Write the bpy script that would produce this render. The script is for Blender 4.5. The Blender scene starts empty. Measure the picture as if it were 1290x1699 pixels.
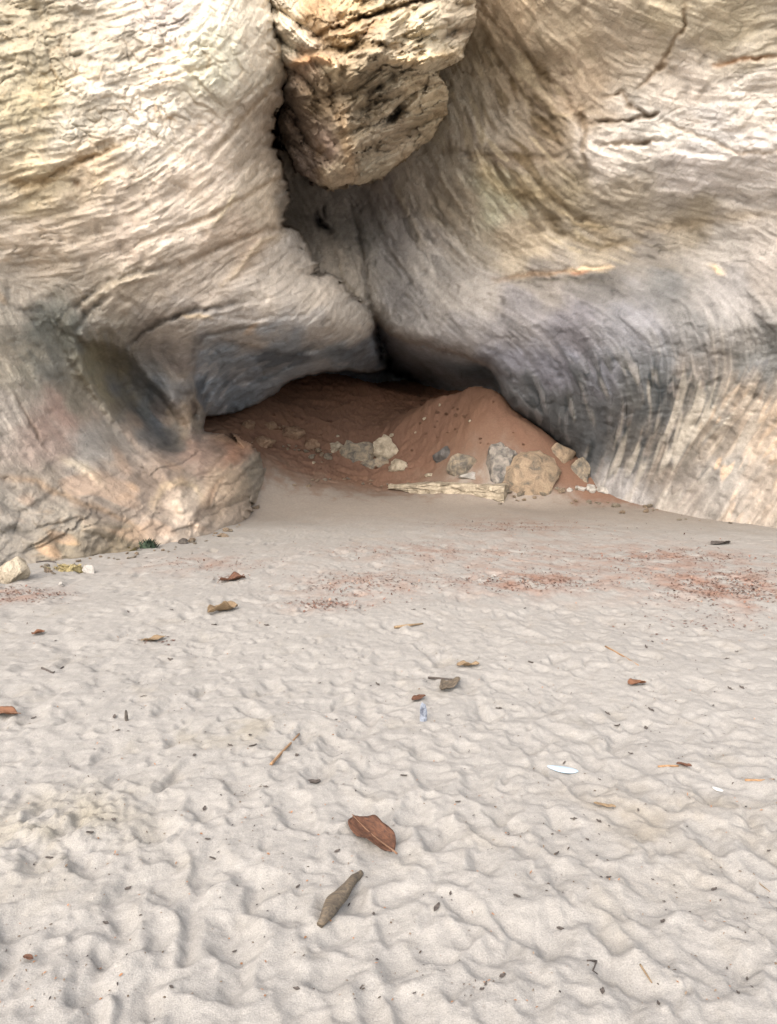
import bpy, bmesh, math, random
import numpy as np
from mathutils import Vector, Matrix, Euler

# ------------------------------------------------------------------ camera, sky, sun, exposure
S = bpy.context.scene
C = S.collection
FPX, W0, H0, HZ, CAMZ = 1334.0, 1290.0, 1699.0, 690.0, 1.6   # survey of the photograph: focal length, size, horizon row, eye height
PITCH = math.atan((H0 / 2 - HZ) / FPX)
cam_data = bpy.data.cameras.new('camera')
cam = bpy.data.objects.new('camera', cam_data)
C.objects.link(cam)
cam_data.sensor_fit = 'VERTICAL'
cam_data.sensor_height = 24.0
cam_data.lens = 24.0 * FPX / H0
cam_data.clip_start = 0.05
cam_data.clip_end = 3000
cam.location = (0, 0, CAMZ)
cam.rotation_euler = (math.pi / 2 - PITCH, 0, 0)
S.camera = cam

SUN_EL, SUN_AZ = math.radians(38), math.radians(204)      # azimuth clockwise from +Y: behind the camera, a little to the left
wd = bpy.data.worlds.new('World')
S.world = wd
wd.use_nodes = True
nt = wd.node_tree
nt.nodes.clear()
sky = nt.nodes.new('ShaderNodeTexSky')
sky.sky_type = 'NISHITA'
sky.sun_disc = False
sky.sun_elevation = SUN_EL
sky.sun_rotation = SUN_AZ
sky.dust_density = 4.0
hs = nt.nodes.new('ShaderNodeHueSaturation')
hs.inputs['Saturation'].default_value = 0.7               # thin high cloud: a pale sky
bg = nt.nodes.new('ShaderNodeBackground')
bg.inputs['Strength'].default_value = 0.15
wo = nt.nodes.new('ShaderNodeOutputWorld')
nt.links.new(sky.outputs[0], hs.inputs['Color'])
nt.links.new(hs.outputs[0], bg.inputs['Color'])
nt.links.new(bg.outputs[0], wo.inputs['Surface'])
sd = bpy.data.lights.new('sun', 'SUN')
sd.energy = 1.5
sd.angle = math.radians(150)
sd.color = (1.0, 0.96, 0.91)
sun = bpy.data.objects.new('sun', sd)
C.objects.link(sun)
sdir = Vector((math.sin(SUN_AZ) * math.cos(SUN_EL), math.cos(SUN_AZ) * math.cos(SUN_EL), math.sin(SUN_EL)))
sun.rotation_euler = sdir.to_track_quat('Z', 'Y').to_euler()
sun.location = sdir * 40
S.view_settings.view_transform = 'Standard'
S.view_settings.look = 'None'
S.view_settings.gamma = 1.0
S.view_settings.exposure = 1.63
S.render.engine = 'CYCLES'
S.cycles.max_bounces = 8
S.cycles.diffuse_bounces = 6

# ------------------------------------------------------------------ numeric helpers
f32 = np.float32
rng = np.random.default_rng(7)
_perm = rng.permutation(256).astype(np.int32)
_perm = np.concatenate([_perm, _perm, _perm])
_g = rng.normal(size=(256, 3)); _g /= np.linalg.norm(_g, axis=1)[:, None]; _g = _g.astype(f32)


def gnoise(x, y, z):
    x = np.asarray(x, f32); y = np.asarray(y, f32); z = np.asarray(z, f32)
    xi = np.floor(x).astype(np.int32); yi = np.floor(y).astype(np.int32); zi = np.floor(z).astype(np.int32)
    fx = x - xi; fy = y - yi; fz = z - zi
    xi &= 255; yi &= 255; zi &= 255
    u = fx * fx * fx * (fx * (fx * 6 - 15) + 10)
    v = fy * fy * fy * (fy * (fy * 6 - 15) + 10)
    w = fz * fz * fz * (fz * (fz * 6 - 15) + 10)
    out = 0
    for dx in (0, 1):
        px = _perm[xi + dx]; wx = u if dx else 1 - u
        for dy in (0, 1):
            py = _perm[px + yi + dy]; wy = v if dy else 1 - v
            for dz in (0, 1):
                g = _g[_perm[py + zi + dz]]; wz = w if dz else 1 - w
                out = out + wx * wy * wz * (g[..., 0] * (fx - dx) + g[..., 1] * (fy - dy) + g[..., 2] * (fz - dz))
    return out * 1.5


def fbm(x, y, z, octaves=4, gain=0.5, lac=2.03):
    a, s, t = 1.0, 0.0, 0.0
    for i in range(octaves):
        s = s + a * gnoise(x + 17.3 * i, y - 9.1 * i, z + 5.7 * i)
        t += a
        a *= gain
        x = x * lac; y = y * lac; z = z * lac
    return s / t


def sstep(a, b, x):
    t = np.clip((x - a) / (b - a), 0, 1)
    return t * t * (3 - 2 * t)


def tps(pts, vals, x, y, scale=300.0, smooth=0.02):
    """thin plate spline through scattered (x, y) -> value"""
    p = np.array(pts, float) / scale
    v = np.array(vals, float)
    if v.ndim == 1: v = v[:, None]
    n = len(p)
    d2 = ((p[:, None] - p[None]) ** 2).sum(-1)
    K = 0.5 * d2 * np.log(d2 + 1e-9) + np.eye(n) * smooth
    P = np.hstack([np.ones((n, 1)), p])
    A = np.zeros((n + 3, n + 3)); A[:n, :n] = K; A[:n, n:] = P; A[n:, :n] = P.T
    sol = np.linalg.solve(A, np.vstack([v, np.zeros((3, v.shape[1]))]))
    xs = (np.asarray(x, float) / scale).astype(f32); ys = (np.asarray(y, float) / scale).astype(f32)
    out = [np.full(xs.shape, sol[n, k], f32) + sol[n + 1, k].astype(f32) * xs + sol[n + 2, k].astype(f32) * ys for k in range(v.shape[1])]
    for i in range(n):
        r2 = (xs - f32(p[i, 0])) ** 2 + (ys - f32(p[i, 1])) ** 2
        ph = 0.5 * r2 * np.log(r2 + f32(1e-9))
        for k in range(v.shape[1]): out[k] += f32(sol[i, k]) * ph
    return out[0] if v.shape[1] == 1 else np.stack(out, -1)


def shepard(pts, vals, x, y, soft=25.0, power=3.0):
    """smooth average of scattered values (never overshoots)"""
    p = np.array(pts, f32); v = np.array(vals, f32)
    num = 0; den = 0
    for i in range(len(p)):
        w = ((x - p[i, 0]) ** 2 + (y - p[i, 1]) ** 2 + soft ** 2) ** (-power / 2) * 1e6
        num = num + w[..., None] * v[i]; den = den + w
    return num / den[..., None]


def seg_dist(poly, x, y, closed=False):
    """distance to a polyline and the position 0..1 along it"""
    best = np.full(x.shape, 1e9, f32); along = np.zeros(x.shape, f32)
    n = len(poly); m = n if closed else n - 1
    for i in range(m):
        ax, ay = poly[i][:2]; bx, by = poly[(i + 1) % n][:2]
        dx, dy = bx - ax, by - ay
        t = np.clip(((x - ax) * dx + (y - ay) * dy) / (dx * dx + dy * dy + 1e-9), 0, 1)
        d = np.hypot(x - ax - t * dx, y - ay - t * dy)
        k = d < best
        best = np.where(k, d, best); along = np.where(k, (i + t) / m, along)
    return best, along


def poly_sdf(poly, x, y):
    """signed distance, positive inside"""
    d, _ = seg_dist(poly, x, y, True)
    inside = np.zeros(x.shape, bool)
    n = len(poly)
    for i in range(n):
        ax, ay = poly[i]; bx, by = poly[(i + 1) % n]
        if ay == by: continue
        c = ((ay > y) != (by > y)) & (x < (bx - ax) * (y - ay) / (by - ay) + ax)
        inside ^= c
    return np.where(inside, d, -d)


def worley(x, y, seed=0):
    xi = np.floor(x).astype(np.int64); yi = np.floor(y).astype(np.int64)
    f1 = np.full(x.shape, 9.0, f32); f2 = np.full(x.shape, 9.0, f32); cid = np.zeros(x.shape, f32)
    for dx in (-1, 0, 1):
        for dy in (-1, 0, 1):
            h = ((xi + dx) * 374761393 + (yi + dy) * 668265263 + seed * 974634777) & 0xffffffff
            h = ((h ^ (h >> 13)) * 1274126177) & 0xffffffff
            rx = (h & 0xffff) / 65536.0; ry = ((h >> 16) & 0xffff) / 65536.0
            d = np.hypot(xi + dx + rx - x, yi + dy + ry - y).astype(f32)
            n1 = d < f1
            f2 = np.where(n1, f1, np.minimum(f2, d)); cid = np.where(n1, rx.astype(f32), cid); f1 = np.where(n1, d, f1)
    return f1, f2, cid


def pixel_dir(u, v):
    x = (np.asarray(u, float) - W0 / 2) / FPX; y = (H0 / 2 - np.asarray(v, float)) / FPX
    return x, y * math.sin(PITCH) + math.cos(PITCH), y * math.cos(PITCH) - math.sin(PITCH)


def at(u, v, Y):
    """the point at distance Y in front of the survey point, seen at (u, v) of the survey"""
    dx, dy, dz = pixel_dir(u, v)
    return dx / dy * Y, np.asarray(Y, float) + 0 * dx, CAMZ + dz / dy * Y


def to_lin(c):
    c = np.asarray(c, float) / 255.0
    return np.where(c < 0.04045, c / 12.92, ((c + 0.055) / 1.055) ** 2.4)


def sample(img, gx, gy):
    h, w = img.shape[:2]
    gx = np.clip(gx, 0, w - 1.001); gy = np.clip(gy, 0, h - 1.001)
    x0 = gx.astype(np.int32); y0 = gy.astype(np.int32); fx = (gx - x0).astype(f32); fy = (gy - y0).astype(f32)
    if img.ndim == 3: fx = fx[..., None]; fy = fy[..., None]
    return (img[y0, x0] * (1 - fx) + img[y0, x0 + 1] * fx) * (1 - fy) + (img[y0 + 1, x0] * (1 - fx) + img[y0 + 1, x0 + 1] * fx) * fy


def blur(img, s):
    h, w = img.shape
    ky = np.fft.fftfreq(h)[:, None]; kx = np.fft.fftfreq(w)[None]
    G = np.exp(-2 * (math.pi * s) ** 2 * (kx ** 2 + ky ** 2))
    r = np.fft.ifft2(np.fft.fft2(img) * G).real
    return r.astype(f32)


# ------------------------------------------------------------------ mesh helpers
def link_mesh(name, verts, faces, mat, parent=None, smooth=True):
    me = bpy.data.meshes.new(name)
    me.from_pydata([tuple(map(float, p)) for p in verts], [], [tuple(map(int, f)) for f in faces])
    me.materials.append(mat)
    if smooth: me.polygons.foreach_set('use_smooth', np.ones(len(me.polygons), bool))
    o = bpy.data.objects.new(name, me)
    C.objects.link(o)
    if parent: o.parent = parent
    return o


def grid_mesh(name, P, mat, cols=None, keep=None):
    """quad sheet from an array (rows, cols, 3), with a colour attribute; built straight from arrays"""
    R, K = P.shape[:2]
    idx = np.arange(R * K).reshape(R, K)
    q = np.stack([idx[:-1, :-1], idx[:-1, 1:], idx[1:, 1:], idx[1:, :-1]], -1).reshape(-1, 4)
    if keep is not None: q = q[keep.reshape(-1)]
    me = bpy.data.meshes.new(name)
    me.vertices.add(R * K)
    me.vertices.foreach_set('co', np.ascontiguousarray(P, f32).reshape(-1))
    n = len(q)
    me.loops.add(n * 4); me.polygons.add(n)
    me.loops.foreach_set('vertex_index', q.reshape(-1).astype(np.int32))
    me.polygons.foreach_set('loop_start', (np.arange(n) * 4).astype(np.int32))
    me.polygons.foreach_set('use_smooth', np.ones(n, bool))
    me.update(calc_edges=True)
    me.validate()
    if cols is not None:
        a = me.color_attributes.new('tint', 'FLOAT_COLOR', 'POINT')
        rgba = np.ones((R * K, 4), f32); rgba[:, :3] = cols.reshape(-1, 3)
        a.data.foreach_set('color', rgba.reshape(-1))
    me.materials.append(mat)
    o = bpy.data.objects.new(name, me)
    C.objects.link(o)
    return o


def tag(o, label=None, cat=None, group=None, kind=None):
    if label: o['label'] = label
    if cat: o['category'] = cat
    if group: o['group'] = group
    if kind: o['kind'] = kind
    return o


# ------------------------------------------------------------------ materials
def new_mat(name, rough=0.95, spec=0.15):
    m = bpy.data.materials.new(name)
    m.use_nodes = True
    n = m.node_tree
    b = n.nodes['Principled BSDF']
    b.inputs['Roughness'].default_value = rough
    b.inputs['Specular IOR Level'].default_value = spec
    return m, n, b


def nd(n, t, **kw):
    x = n.nodes.new(t)
    for k, v in kw.items():
        if k in x.inputs: x.inputs[k].default_value = v
        else: setattr(x, k, v)
    return x


def noise_node(n, coord, scale, detail=6, rough=0.6, dist=0.0, vec_scale=None):
    src = coord
    if vec_scale:
        mp = nd(n, 'ShaderNodeMapping'); mp.inputs['Scale'].default_value = vec_scale
        n.links.new(coord, mp.inputs['Vector']); src = mp.outputs[0]
    t = nd(n, 'ShaderNodeTexNoise', Scale=scale, Detail=detail, Roughness=rough, Distortion=dist)
    n.links.new(src, t.inputs['Vector'])
    return t.outputs['Fac']


def mul_var(n, col, fac, lo, hi):
    """multiply a colour by a grey variation"""
    r = nd(n, 'ShaderNodeMapRange'); r.inputs[1].default_value = 0.25; r.inputs[2].default_value = 0.75
    r.inputs[3].default_value = lo; r.inputs[4].default_value = hi
    n.links.new(fac, r.inputs[0])
    m = nd(n, 'ShaderNodeVectorMath', operation='SCALE')
    n.links.new(col, m.inputs[0]); n.links.new(r.outputs[0], m.inputs['Scale'])
    return m.outputs[0]


def rock_tint_mat(name, bump=0.02, grain=9.0):
    """stone coloured by the mesh's own tint of minerals and painted shade, with fine speckle and grain"""
    m, n, b = new_mat(name, 0.95, 0.1)
    a = nd(n, 'ShaderNodeAttribute', attribute_name='tint')
    co = nd(n, 'ShaderNodeTexCoord').outputs['Object']
    f1 = noise_node(n, co, grain, 8, 0.65, 0.4)
    f2 = noise_node(n, co, grain * 6, 5, 0.7)
    c = mul_var(n, a.outputs['Color'], f1, 0.82, 1.16)
    c = mul_var(n, c, f2, 0.85, 1.14)
    n.links.new(c, b.inputs['Base Color'])
    add = nd(n, 'ShaderNodeMath', operation='ADD'); n.links.new(f1, add.inputs[0])
    h = nd(n, 'ShaderNodeMath', operation='MULTIPLY'); h.inputs[1].default_value = 0.4
    n.links.new(f2, h.inputs[0]); n.links.new(h.outputs[0], add.inputs[1])
    bp = nd(n, 'ShaderNodeBump', Strength=0.8, Distance=bump)
    n.links.new(add.outputs[0], bp.inputs['Height'])
    n.links.new(bp.outputs[0], b.inputs['Normal'])
    return m


def two_tone_mat(name, ca, cb, scale=6.0, bump=0.01, rough=0.92, third=None):
    m, n, b = new_mat(name, rough)
    co = nd(n, 'ShaderNodeTexCoord').outputs['Object']
    f = noise_node(n, co, scale, 6, 0.62, 0.6)
    r = nd(n, 'ShaderNodeValToRGB')
    r.color_ramp.elements[0].position = 0.36; r.color_ramp.elements[0].color = (*ca, 1)
    r.color_ramp.elements[1].position = 0.64; r.color_ramp.elements[1].color = (*cb, 1)
    if third:
        e = r.color_ramp.elements.new(0.5); e.color = (*third, 1)
    n.links.new(f, r.inputs[0])
    g = noise_node(n, co, scale * 9, 5, 0.7)
    c = mul_var(n, r.outputs[0], g, 0.78, 1.2)
    n.links.new(c, b.inputs['Base Color'])
    bp = nd(n, 'ShaderNodeBump', Strength=0.9, Distance=bump)
    n.links.new(g, bp.inputs['Height']); n.links.new(bp.outputs[0], b.inputs['Normal'])
    return m


mat_cliff = rock_tint_mat('cliff_stone', 0.04, 7.0)
mat_block = rock_tint_mat('block_stone', 0.03, 8.0)


def ground_mat():
    m, n, b = new_mat('beach_sand', 0.97, 0.1)
    a = nd(n, 'ShaderNodeAttribute', attribute_name='tint')
    co = nd(n, 'ShaderNodeTexCoord').outputs['Object']
    f1 = noise_node(n, co, 210, 3, 0.75)
    f2 = noise_node(n, co, 24, 6, 0.65)
    f3 = noise_node(n, co, 3.0, 4, 0.6)
    c = mul_var(n, a.outputs['Color'], f1, 0.70, 1.26)
    c = mul_var(n, c, f2, 0.86, 1.10)
    c = mul_var(n, c, f3, 0.95, 1.05)
    n.links.new(c, b.inputs['Base Color'])
    add = nd(n, 'ShaderNodeMath', operation='MULTIPLY_ADD'); add.inputs[1].default_value = 3.0
    n.links.new(f2, add.inputs[0]); n.links.new(f1, add.inputs[2])
    bp = nd(n, 'ShaderNodeBump', Strength=0.7, Distance=0.004)
    n.links.new(add.outputs[0], bp.inputs['Height']); n.links.new(bp.outputs[0], b.inputs['Normal'])
    return m


mat_ground = ground_mat()

# ------------------------------------------------------------------ the cliff: one sheet of rock from under the sand to far above the frame
U_CORE = np.arange(-160, 1451, 2.0); V_CORE = np.arange(-160, 1011, 2.0)
def ext(a, lo, hi):
    l = a[0] - np.cumsum(np.geomspace(8, 260, 14)); l = l[l > lo][::-1]
    h = a[-1] + np.cumsum(np.geomspace(8, 260, 14)); h = h[h < hi]
    return np.concatenate([l, a, h])
us = ext(U_CORE, -1100, 2400); vs = ext(V_CORE, -2300, 1180)
UU, VV = np.meshgrid(us, vs)
UU = UU.astype(f32); VV = VV.astype(f32)
EU = np.clip(UU, -220, 1510); EV = np.clip(VV, -260, 1040)      # where the survey is read: held constant far outside

# survey: (u, v, distance)
LEFT = [(-220, -260, 5.6), (0, -200, 6.0), (200, -200, 6.4), (440, -200, 7.8), (0, 0, 7.0), (200, 0, 7.3), (380, 0, 7.7), (452, 0, 8.5),
        (0, 130, 7.5), (200, 120, 7.8), (380, 120, 8.25), (470, 130, 9.4), (0, 260, 8.1), (200, 250, 8.6), (350, 240, 9.1), (430, 240, 9.8), (456, 240, 10.5),
        (0, 380, 8.9), (150, 380, 9.4), (300, 360, 9.7), (420, 350, 10.4), (470, 370, 11.6), (0, 460, 9.5), (110, 500, 10.4), (220, 470, 10.3), (340, 470, 10.9), (450, 450, 11.7), (530, 450, 12.7), (590, 510, 13.8), (618, 540, 14.7),
        (200, 540, 11.2), (280, 540, 11.3), (400, 540, 11.8), (500, 555, 12.8), (580, 565, 14.1),
        (330, 590, 12.3), (420, 590, 12.9), (520, 590, 14.2), (600, 600, 16.2), (622, 598, 16.8), (330, 650, 13.2), (390, 650, 14.4), (440, 640, 15.2), (380, 686, 15.0), (340, 690, 14.3),
        (0, 540, 9.7), (70, 560, 10.4), (120, 580, 11.0), (250, 600, 12.6), (200, 650, 12.3), (270, 690, 12.9), (0, 640, 9.5), (70, 660, 10.2), (140, 700, 11.0), (230, 730, 12.0), (315, 690, 13.2),
        (0, 740, 9.2), (80, 760, 9.7), (160, 790, 10.2), (240, 800, 10.9), (300, 760, 12.4), (360, 740, 13.4), (430, 745, 14.4), (440, 800, 14.4),
        (305, 810, 11.4), (340, 830, 11.8), (390, 800, 12.8), (410, 840, 12.9), (0, 850, 8.8), (100, 860, 9.2), (200, 860, 9.7), (0, 935, 8.4), (150, 920, 9.05), (250, 905, 9.9), (330, 885, 10.7), (400, 862, 12.3),
        (0, 1040, 8.2), (200, 1040, 9.2), (400, 1040, 11.8), (-220, 500, 8.0), (-220, 900, 7.6)]
RIGHT = [(440, -200, 11.0), (440, 100, 13.0), (480, 300, 15.4), (540, 360, 15.8), (530, 440, 15.2), (600, 480, 15.6), (622, 535, 16.0), (600, 330, 15.4), (640, 420, 15.3), (660, 300, 14.2), (700, 240, 13.3),
         (640, 540, 15.7), (690, 570, 15.2), (720, 480, 14.7), (760, 400, 14.2), (760, 300, 13.0), (780, 180, 11.9), (800, 60, 10.5), (800, -100, 9.2),
         (880, -100, 8.8), (880, 0, 9.3), (880, 120, 10.7), (900, 220, 11.5), (930, 250, 11.3), (860, 310, 12.2), (870, 400, 13.2), (860, 470, 13.7),
         (1000, -200, 7.4), (1000, 0, 8.9), (1000, 120, 10.3), (1000, 220, 10.9), (1000, 300, 11.7), (1000, 390, 12.7), (1000, 450, 12.9), (1000, 500, 12.9), (960, 560, 13.3),
         (1150, -200, 6.8), (1150, 0, 8.2), (1150, 110, 9.4), (1150, 210, 10.1), (1150, 300, 10.9), (1150, 380, 12.1), (1150, 430, 12.3), (1150, 490, 12.1), (1150, 560, 12.1), (1150, 640, 12.5), (1150, 720, 12.9), (1150, 800, 12.9), (1150, 842, 12.8),
         (1290, -200, 6.2), (1290, 0, 7.6), (1290, 150, 9.0), (1290, 260, 9.7), (1290, 350, 10.8), (1290, 420, 11.2), (1290, 520, 11.0), (1290, 620, 11.5), (1290, 720, 11.7), (1290, 800, 11.7), (1290, 858, 11.5),
         (760, 560, 14.6), (800, 600, 14.5), (850, 560, 13.9), (840, 640, 14.6), (870, 690, 14.9), (920, 620, 14.0), (940, 700, 14.5), (960, 770, 14.9), (1000, 640, 13.3), (1040, 720, 13.7), (1010, 800, 14.3), (1080, 800, 13.6), (960, 830, 14.6),
         (960, 1040, 14.2), (1290, 1040, 11.0), (1510, 300, 8.6), (1510, 600, 9.4), (1510, 880, 9.6), (1510, -200, 5.4)]
CAVE = [(560, 540, 20), (622, 545, 18.5), (628, 600, 22.5), (600, 640, 21), (560, 620, 20.8), (480, 640, 19.6), (400, 690, 20), (655, 568, 16.8), (720, 588, 16.6), (800, 608, 16.6), (690, 604, 17.6), (760, 618, 17.4), (700, 640, 24.5), (660, 620, 25), (820, 640, 19.5), (840, 700, 18), (640, 720, 22),
        (950, 780, 16.5), (440, 800, 16), (645, 900, 24), (645, 1040, 24)]

MOUTH = [(622, 533), (640, 552), (668, 566), (700, 574), (735, 583), (775, 594), (806, 606), (822, 628), (830, 652), (850, 684), (876, 700), (908, 722), (940, 748), (952, 772), (955, 830), (950, 1300), (250, 1300), (250, 690), (330, 560), (600, 540)]
LEFTP = [(430, -2600), (440, -300), (450, -40), (462, 30), (474, 75), (481, 120), (472, 165), (460, 205), (457, 240), (466, 270), (472, 300), (479, 335), (476, 372), (498, 388), (512, 415), (530, 440), (524, 456), (560, 462), (590, 490), (608, 512), (622, 533),
         (628, 556), (641, 585), (642, 610), (610, 620), (580, 615), (540, 617), (500, 626), (478, 634), (455, 652), (430, 672), (400, 684), (372, 690), (344, 690), (340, 712), (372, 716), (405, 727), (432, 740), (444, 775), (438, 802), (424, 832), (405, 1300), (-1500, 1300), (-1500, -2600)]

nz = lambda s, o, k=3: fbm(EU / s + o, EV / s - o, np.full_like(EU, o * 0.7), k)
wu = nz(40, 3.1) * 9 + nz(11, 8.2, 2) * 4
wv = nz(40, 5.7) * 9 + nz(11, 1.9, 2) * 4
Yl = tps([p[:2] for p in LEFT], [p[2] for p in LEFT], EU, EV)
Yr = tps([p[:2] for p in RIGHT], [p[2] for p in RIGHT], EU, EV)
UP = np.clip((540 - EV) / 540, 0, 1.5)
Yl = Yl + 2.1 * UP; Yr = Yr + 1.9 * UP
Yc = np.clip(tps([p[:2] for p in CAVE], [p[2] for p in CAVE], np.clip(EU, 380, 980), np.clip(EV, 520, 960)), 16, 30)
sd_m = poly_sdf(MOUTH, UU + wu * 0.5, VV + wv * 0.5)
sd_l = poly_sdf(LEFTP, UU + wu * 0.6, VV + wv * 0.6)
j1, j2, jid = worley((UU + wu) / 17, (VV + wv) / 12, 21)
sd_l = sd_l + (jid - 0.5) * 15 * sstep(700, 730, VV) * sstep(40, 20, np.abs(sd_l)) + ((jid - 0.5) * 6 + 14 * nz(30, 15.1, 3)) * sstep(540, 500, VV) * sstep(60, 30, np.abs(sd_l))
m_mouth = sstep(-3, 3, sd_m)
m_left = sstep(-3, 3, sd_l)
# edges of the rock masses round over as they turn out of sight
Yr = Yr + 0.9 * np.exp(np.minimum(sd_m, 0) / 9.0) * (sd_m < 1)
Yl = Yl + 0.55 * np.exp(-np.maximum(sd_l, 0) / 9.0)
Y = Yr * (1 - m_mouth) + Yc * m_mouth
Y = Y * (1 - m_left) + Yl * m_left
w_cave = m_mouth * (1 - m_left)

# the alcove under the small overhang on the left
ALC = [(128, 558), (150, 566), (185, 570), (214, 586), (242, 622), (278, 662), (312, 700), (322, 742), (296, 775), (262, 765), (228, 735), (192, 692), (160, 648), (138, 606)]
sa = poly_sdf(ALC, UU + wu * 0.6, VV + wv * 0.6)
alc = (sstep(-2, 40, sa) * 0.5 + sstep(-5, 12, sa) * 0.32) * (1 - sstep(680, 775, VV))
Y = Y + alc
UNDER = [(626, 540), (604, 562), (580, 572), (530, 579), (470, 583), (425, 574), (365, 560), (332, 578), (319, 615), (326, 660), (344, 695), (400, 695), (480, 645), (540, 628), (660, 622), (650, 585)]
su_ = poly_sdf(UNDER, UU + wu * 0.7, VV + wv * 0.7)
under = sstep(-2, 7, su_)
Y = Y + 0.22 * under * m_left
# the grey flank left of it
FL = [(20, 500), (100, 520), (128, 556), (140, 610), (165, 650), (205, 690), (240, 730), (285, 800), (330, 860)]
d, t = seg_dist(FL, UU + wu, VV + wv)
Y = Y - 0.30 * np.exp(-(d / 18) ** 2) * sstep(0.02, 0.25, t)

# ---- flow of the strata (u, v, angle in degrees, down positive)
FLOW = [(150, 60, -8), (60, 200, -12), (250, 130, -20), (400, 60, -60), (350, 230, -38), (440, 170, -52), (455, 220, -58), (150, 320, -12), (300, 310, -28), (420, 300, -48), (60, 420, -8), (180, 420, -20), (200, 490, -40), (130, 530, 60), (300, 430, -22),
        (400, 430, -28), (400, 500, -14), (500, 450, -42), (560, 510, -62), (600, 530, -60), (300, 540, -30), (240, 540, -55), (350, 560, -14), (450, 570, -8), (540, 580, -12), (350, 620, -50), (420, 630, -35), (480, 610, -22), (590, 600, -20),
        (250, 610, 62), (290, 650, 65), (80, 600, 58), (40, 540, 60), (20, 700, 55), (120, 700, 48), (180, 640, 60), (220, 700, 52), (60, 800, 42), (150, 800, 36), (220, 850, 28), (60, 890, 22), (300, 770, 22), (320, 830, -60), (390, 800, -55), (300, 880, 20), (150, 900, 12),
        (500, 340, 62), (540, 400, 62), (640, 360, 62), (650, 450, 58), (700, 420, 58), (700, 320, 66), (750, 250, 75), (780, 150, 66), (800, 50, 58), (880, 130, 58), (950, 50, 38), (960, 160, 45), (900, 230, 40), (820, 330, 52), (900, 330, 45), (880, 390, 32), (1000, 380, 22), (1080, 370, 14),
        (1150, 60, 20), (1250, 60, -10), (1100, 150, 8), (1250, 150, -8), (1060, 220, 2), (1200, 240, 10), (1100, 300, 14), (1250, 330, 12), (1200, 400, 8), (740, 520, 42), (700, 540, 45), (800, 480, 14), (800, 550, 30), (900, 470, 4), (1000, 450, 6), (900, 540, 28), (860, 600, 48), (950, 560, 45), (1020, 520, 38), (1100, 470, 22),
        (1000, 600, 66), (920, 640, 72), (1100, 560, 62), (1080, 620, 84), (1180, 560, 72), (1150, 650, -68), (950, 700, 78), (1030, 720, -78), (1100, 740, -62), (1200, 720, -56), (1270, 640, -60), (1270, 780, -50), (1180, 820, -55), (1000, 790, -72), (1260, 500, 50), (1280, 420, 30)]
fa = np.radians([2 * p[2] for p in FLOW])
DF = shepard([p[:2] for p in FLOW], np.stack([np.cos(fa), np.sin(fa)], -1), UU, VV, 30.0, 3.2)
ang = 0.5 * np.arctan2(DF[..., 1], DF[..., 0]) + 0.35 * nz(70, 6.6, 3)

# line integral convolution: bands of rock drawn out along the flow (computed on the core grid)
iu0 = int(np.argmin(np.abs(us - U_CORE[0]))); iv0 = int(np.argmin(np.abs(vs - V_CORE[0])))
nr, nc = len(V_CORE), len(U_CORE)
A = ang[iv0:iv0 + nr, iu0:iu0 + nc]
CX, CY = np.cos(A).astype(f32), np.sin(A).astype(f32)


def lic(srcs, L):
    img = np.stack(srcs, -1).astype(f32)
    gy, gx = np.mgrid[0:nr, 0:nc].astype(f32)
    acc = img.copy(); tot = 1.0
    for sgn in (1, -1):
        px, py = gx.copy(), gy.copy(); dx, dy = CX * sgn, CY * sgn
        for k in range(L):
            px = px + dx; py = py + dy
            ix = np.clip(px, 0, nc - 1).astype(np.int32); iy = np.clip(py, 0, nr - 1).astype(np.int32)
            nx, ny = CX[iy, ix], CY[iy, ix]
            s = np.where(nx * dx + ny * dy < 0, -1.0, 1.0).astype(f32)
            dx, dy = nx * s, ny * s
            wgt = 0.5 + 0.5 * math.cos(math.pi * k / L)
            acc += wgt * sample(img, px, py); tot += wgt
    acc /= tot
    for k in range(acc.shape[-1]):
        acc[..., k] = (acc[..., k] - acc[..., k].mean()) / acc[..., k].std()
    return acc


wn = [rng.normal(size=(nr, nc)) for _ in range(5)]
L1 = lic([blur(wn[0], 0.6), blur(wn[1], 1.4)], 9)
L3 = lic([blur(rng.normal(size=(nr, nc)), 0.9)], 20)
L2 = lic([blur(wn[2], 2.2), blur(wn[3], 4.5), blur(wn[4], 8.0)], 22)
def core(a):
    """core field carried out to the whole sheet"""
    return sample(a, (EU - U_CORE[0]) / 2.0, (EV - V_CORE[0]) / 2.0)
l_fine, l_thin = core(L1[..., 0]), core(L1[..., 1])
l_str = core(L3[..., 0])
l_mid, l_band, l_wide = core(L2[..., 0]), core(L2[..., 1]), core(L2[..., 2])

# ---- relief: zones where the rock is plated and cracked rather than drawn out
X3, Y3, Z3 = at(UU, VV, Y)
X3 = X3.astype(f32); Z3 = Z3.astype(f32)
def zone(cx, cy, rx, ry, rot=0.0):
    c, s = math.cos(math.radians(rot)), math.sin(math.radians(rot))
    du, dv = UU + wu * 2 - cx, VV + wv * 2 - cy
    return np.exp(-(((du * c + dv * s) / rx) ** 2 + ((-du * s + dv * c) / ry) ** 2))
plated = np.clip(zone(120, 120, 210, 110, 10) + 0.9 * zone(330, 100, 130, 120, -40) + 0.6 * zone(200, 210, 170, 60, 0) + 0.5 * zone(1130, 200, 180, 110) + 0.35 * zone(100, 880, 160, 60, 10), 0, 1)
plated = plated * (0.3 + 0.7 * sstep(-0.25, 0.3, nz(90, 12.7)))
smoothz = np.clip(zone(250, 20, 60, 90, 0) * 0.8, 0, 1)
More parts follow.
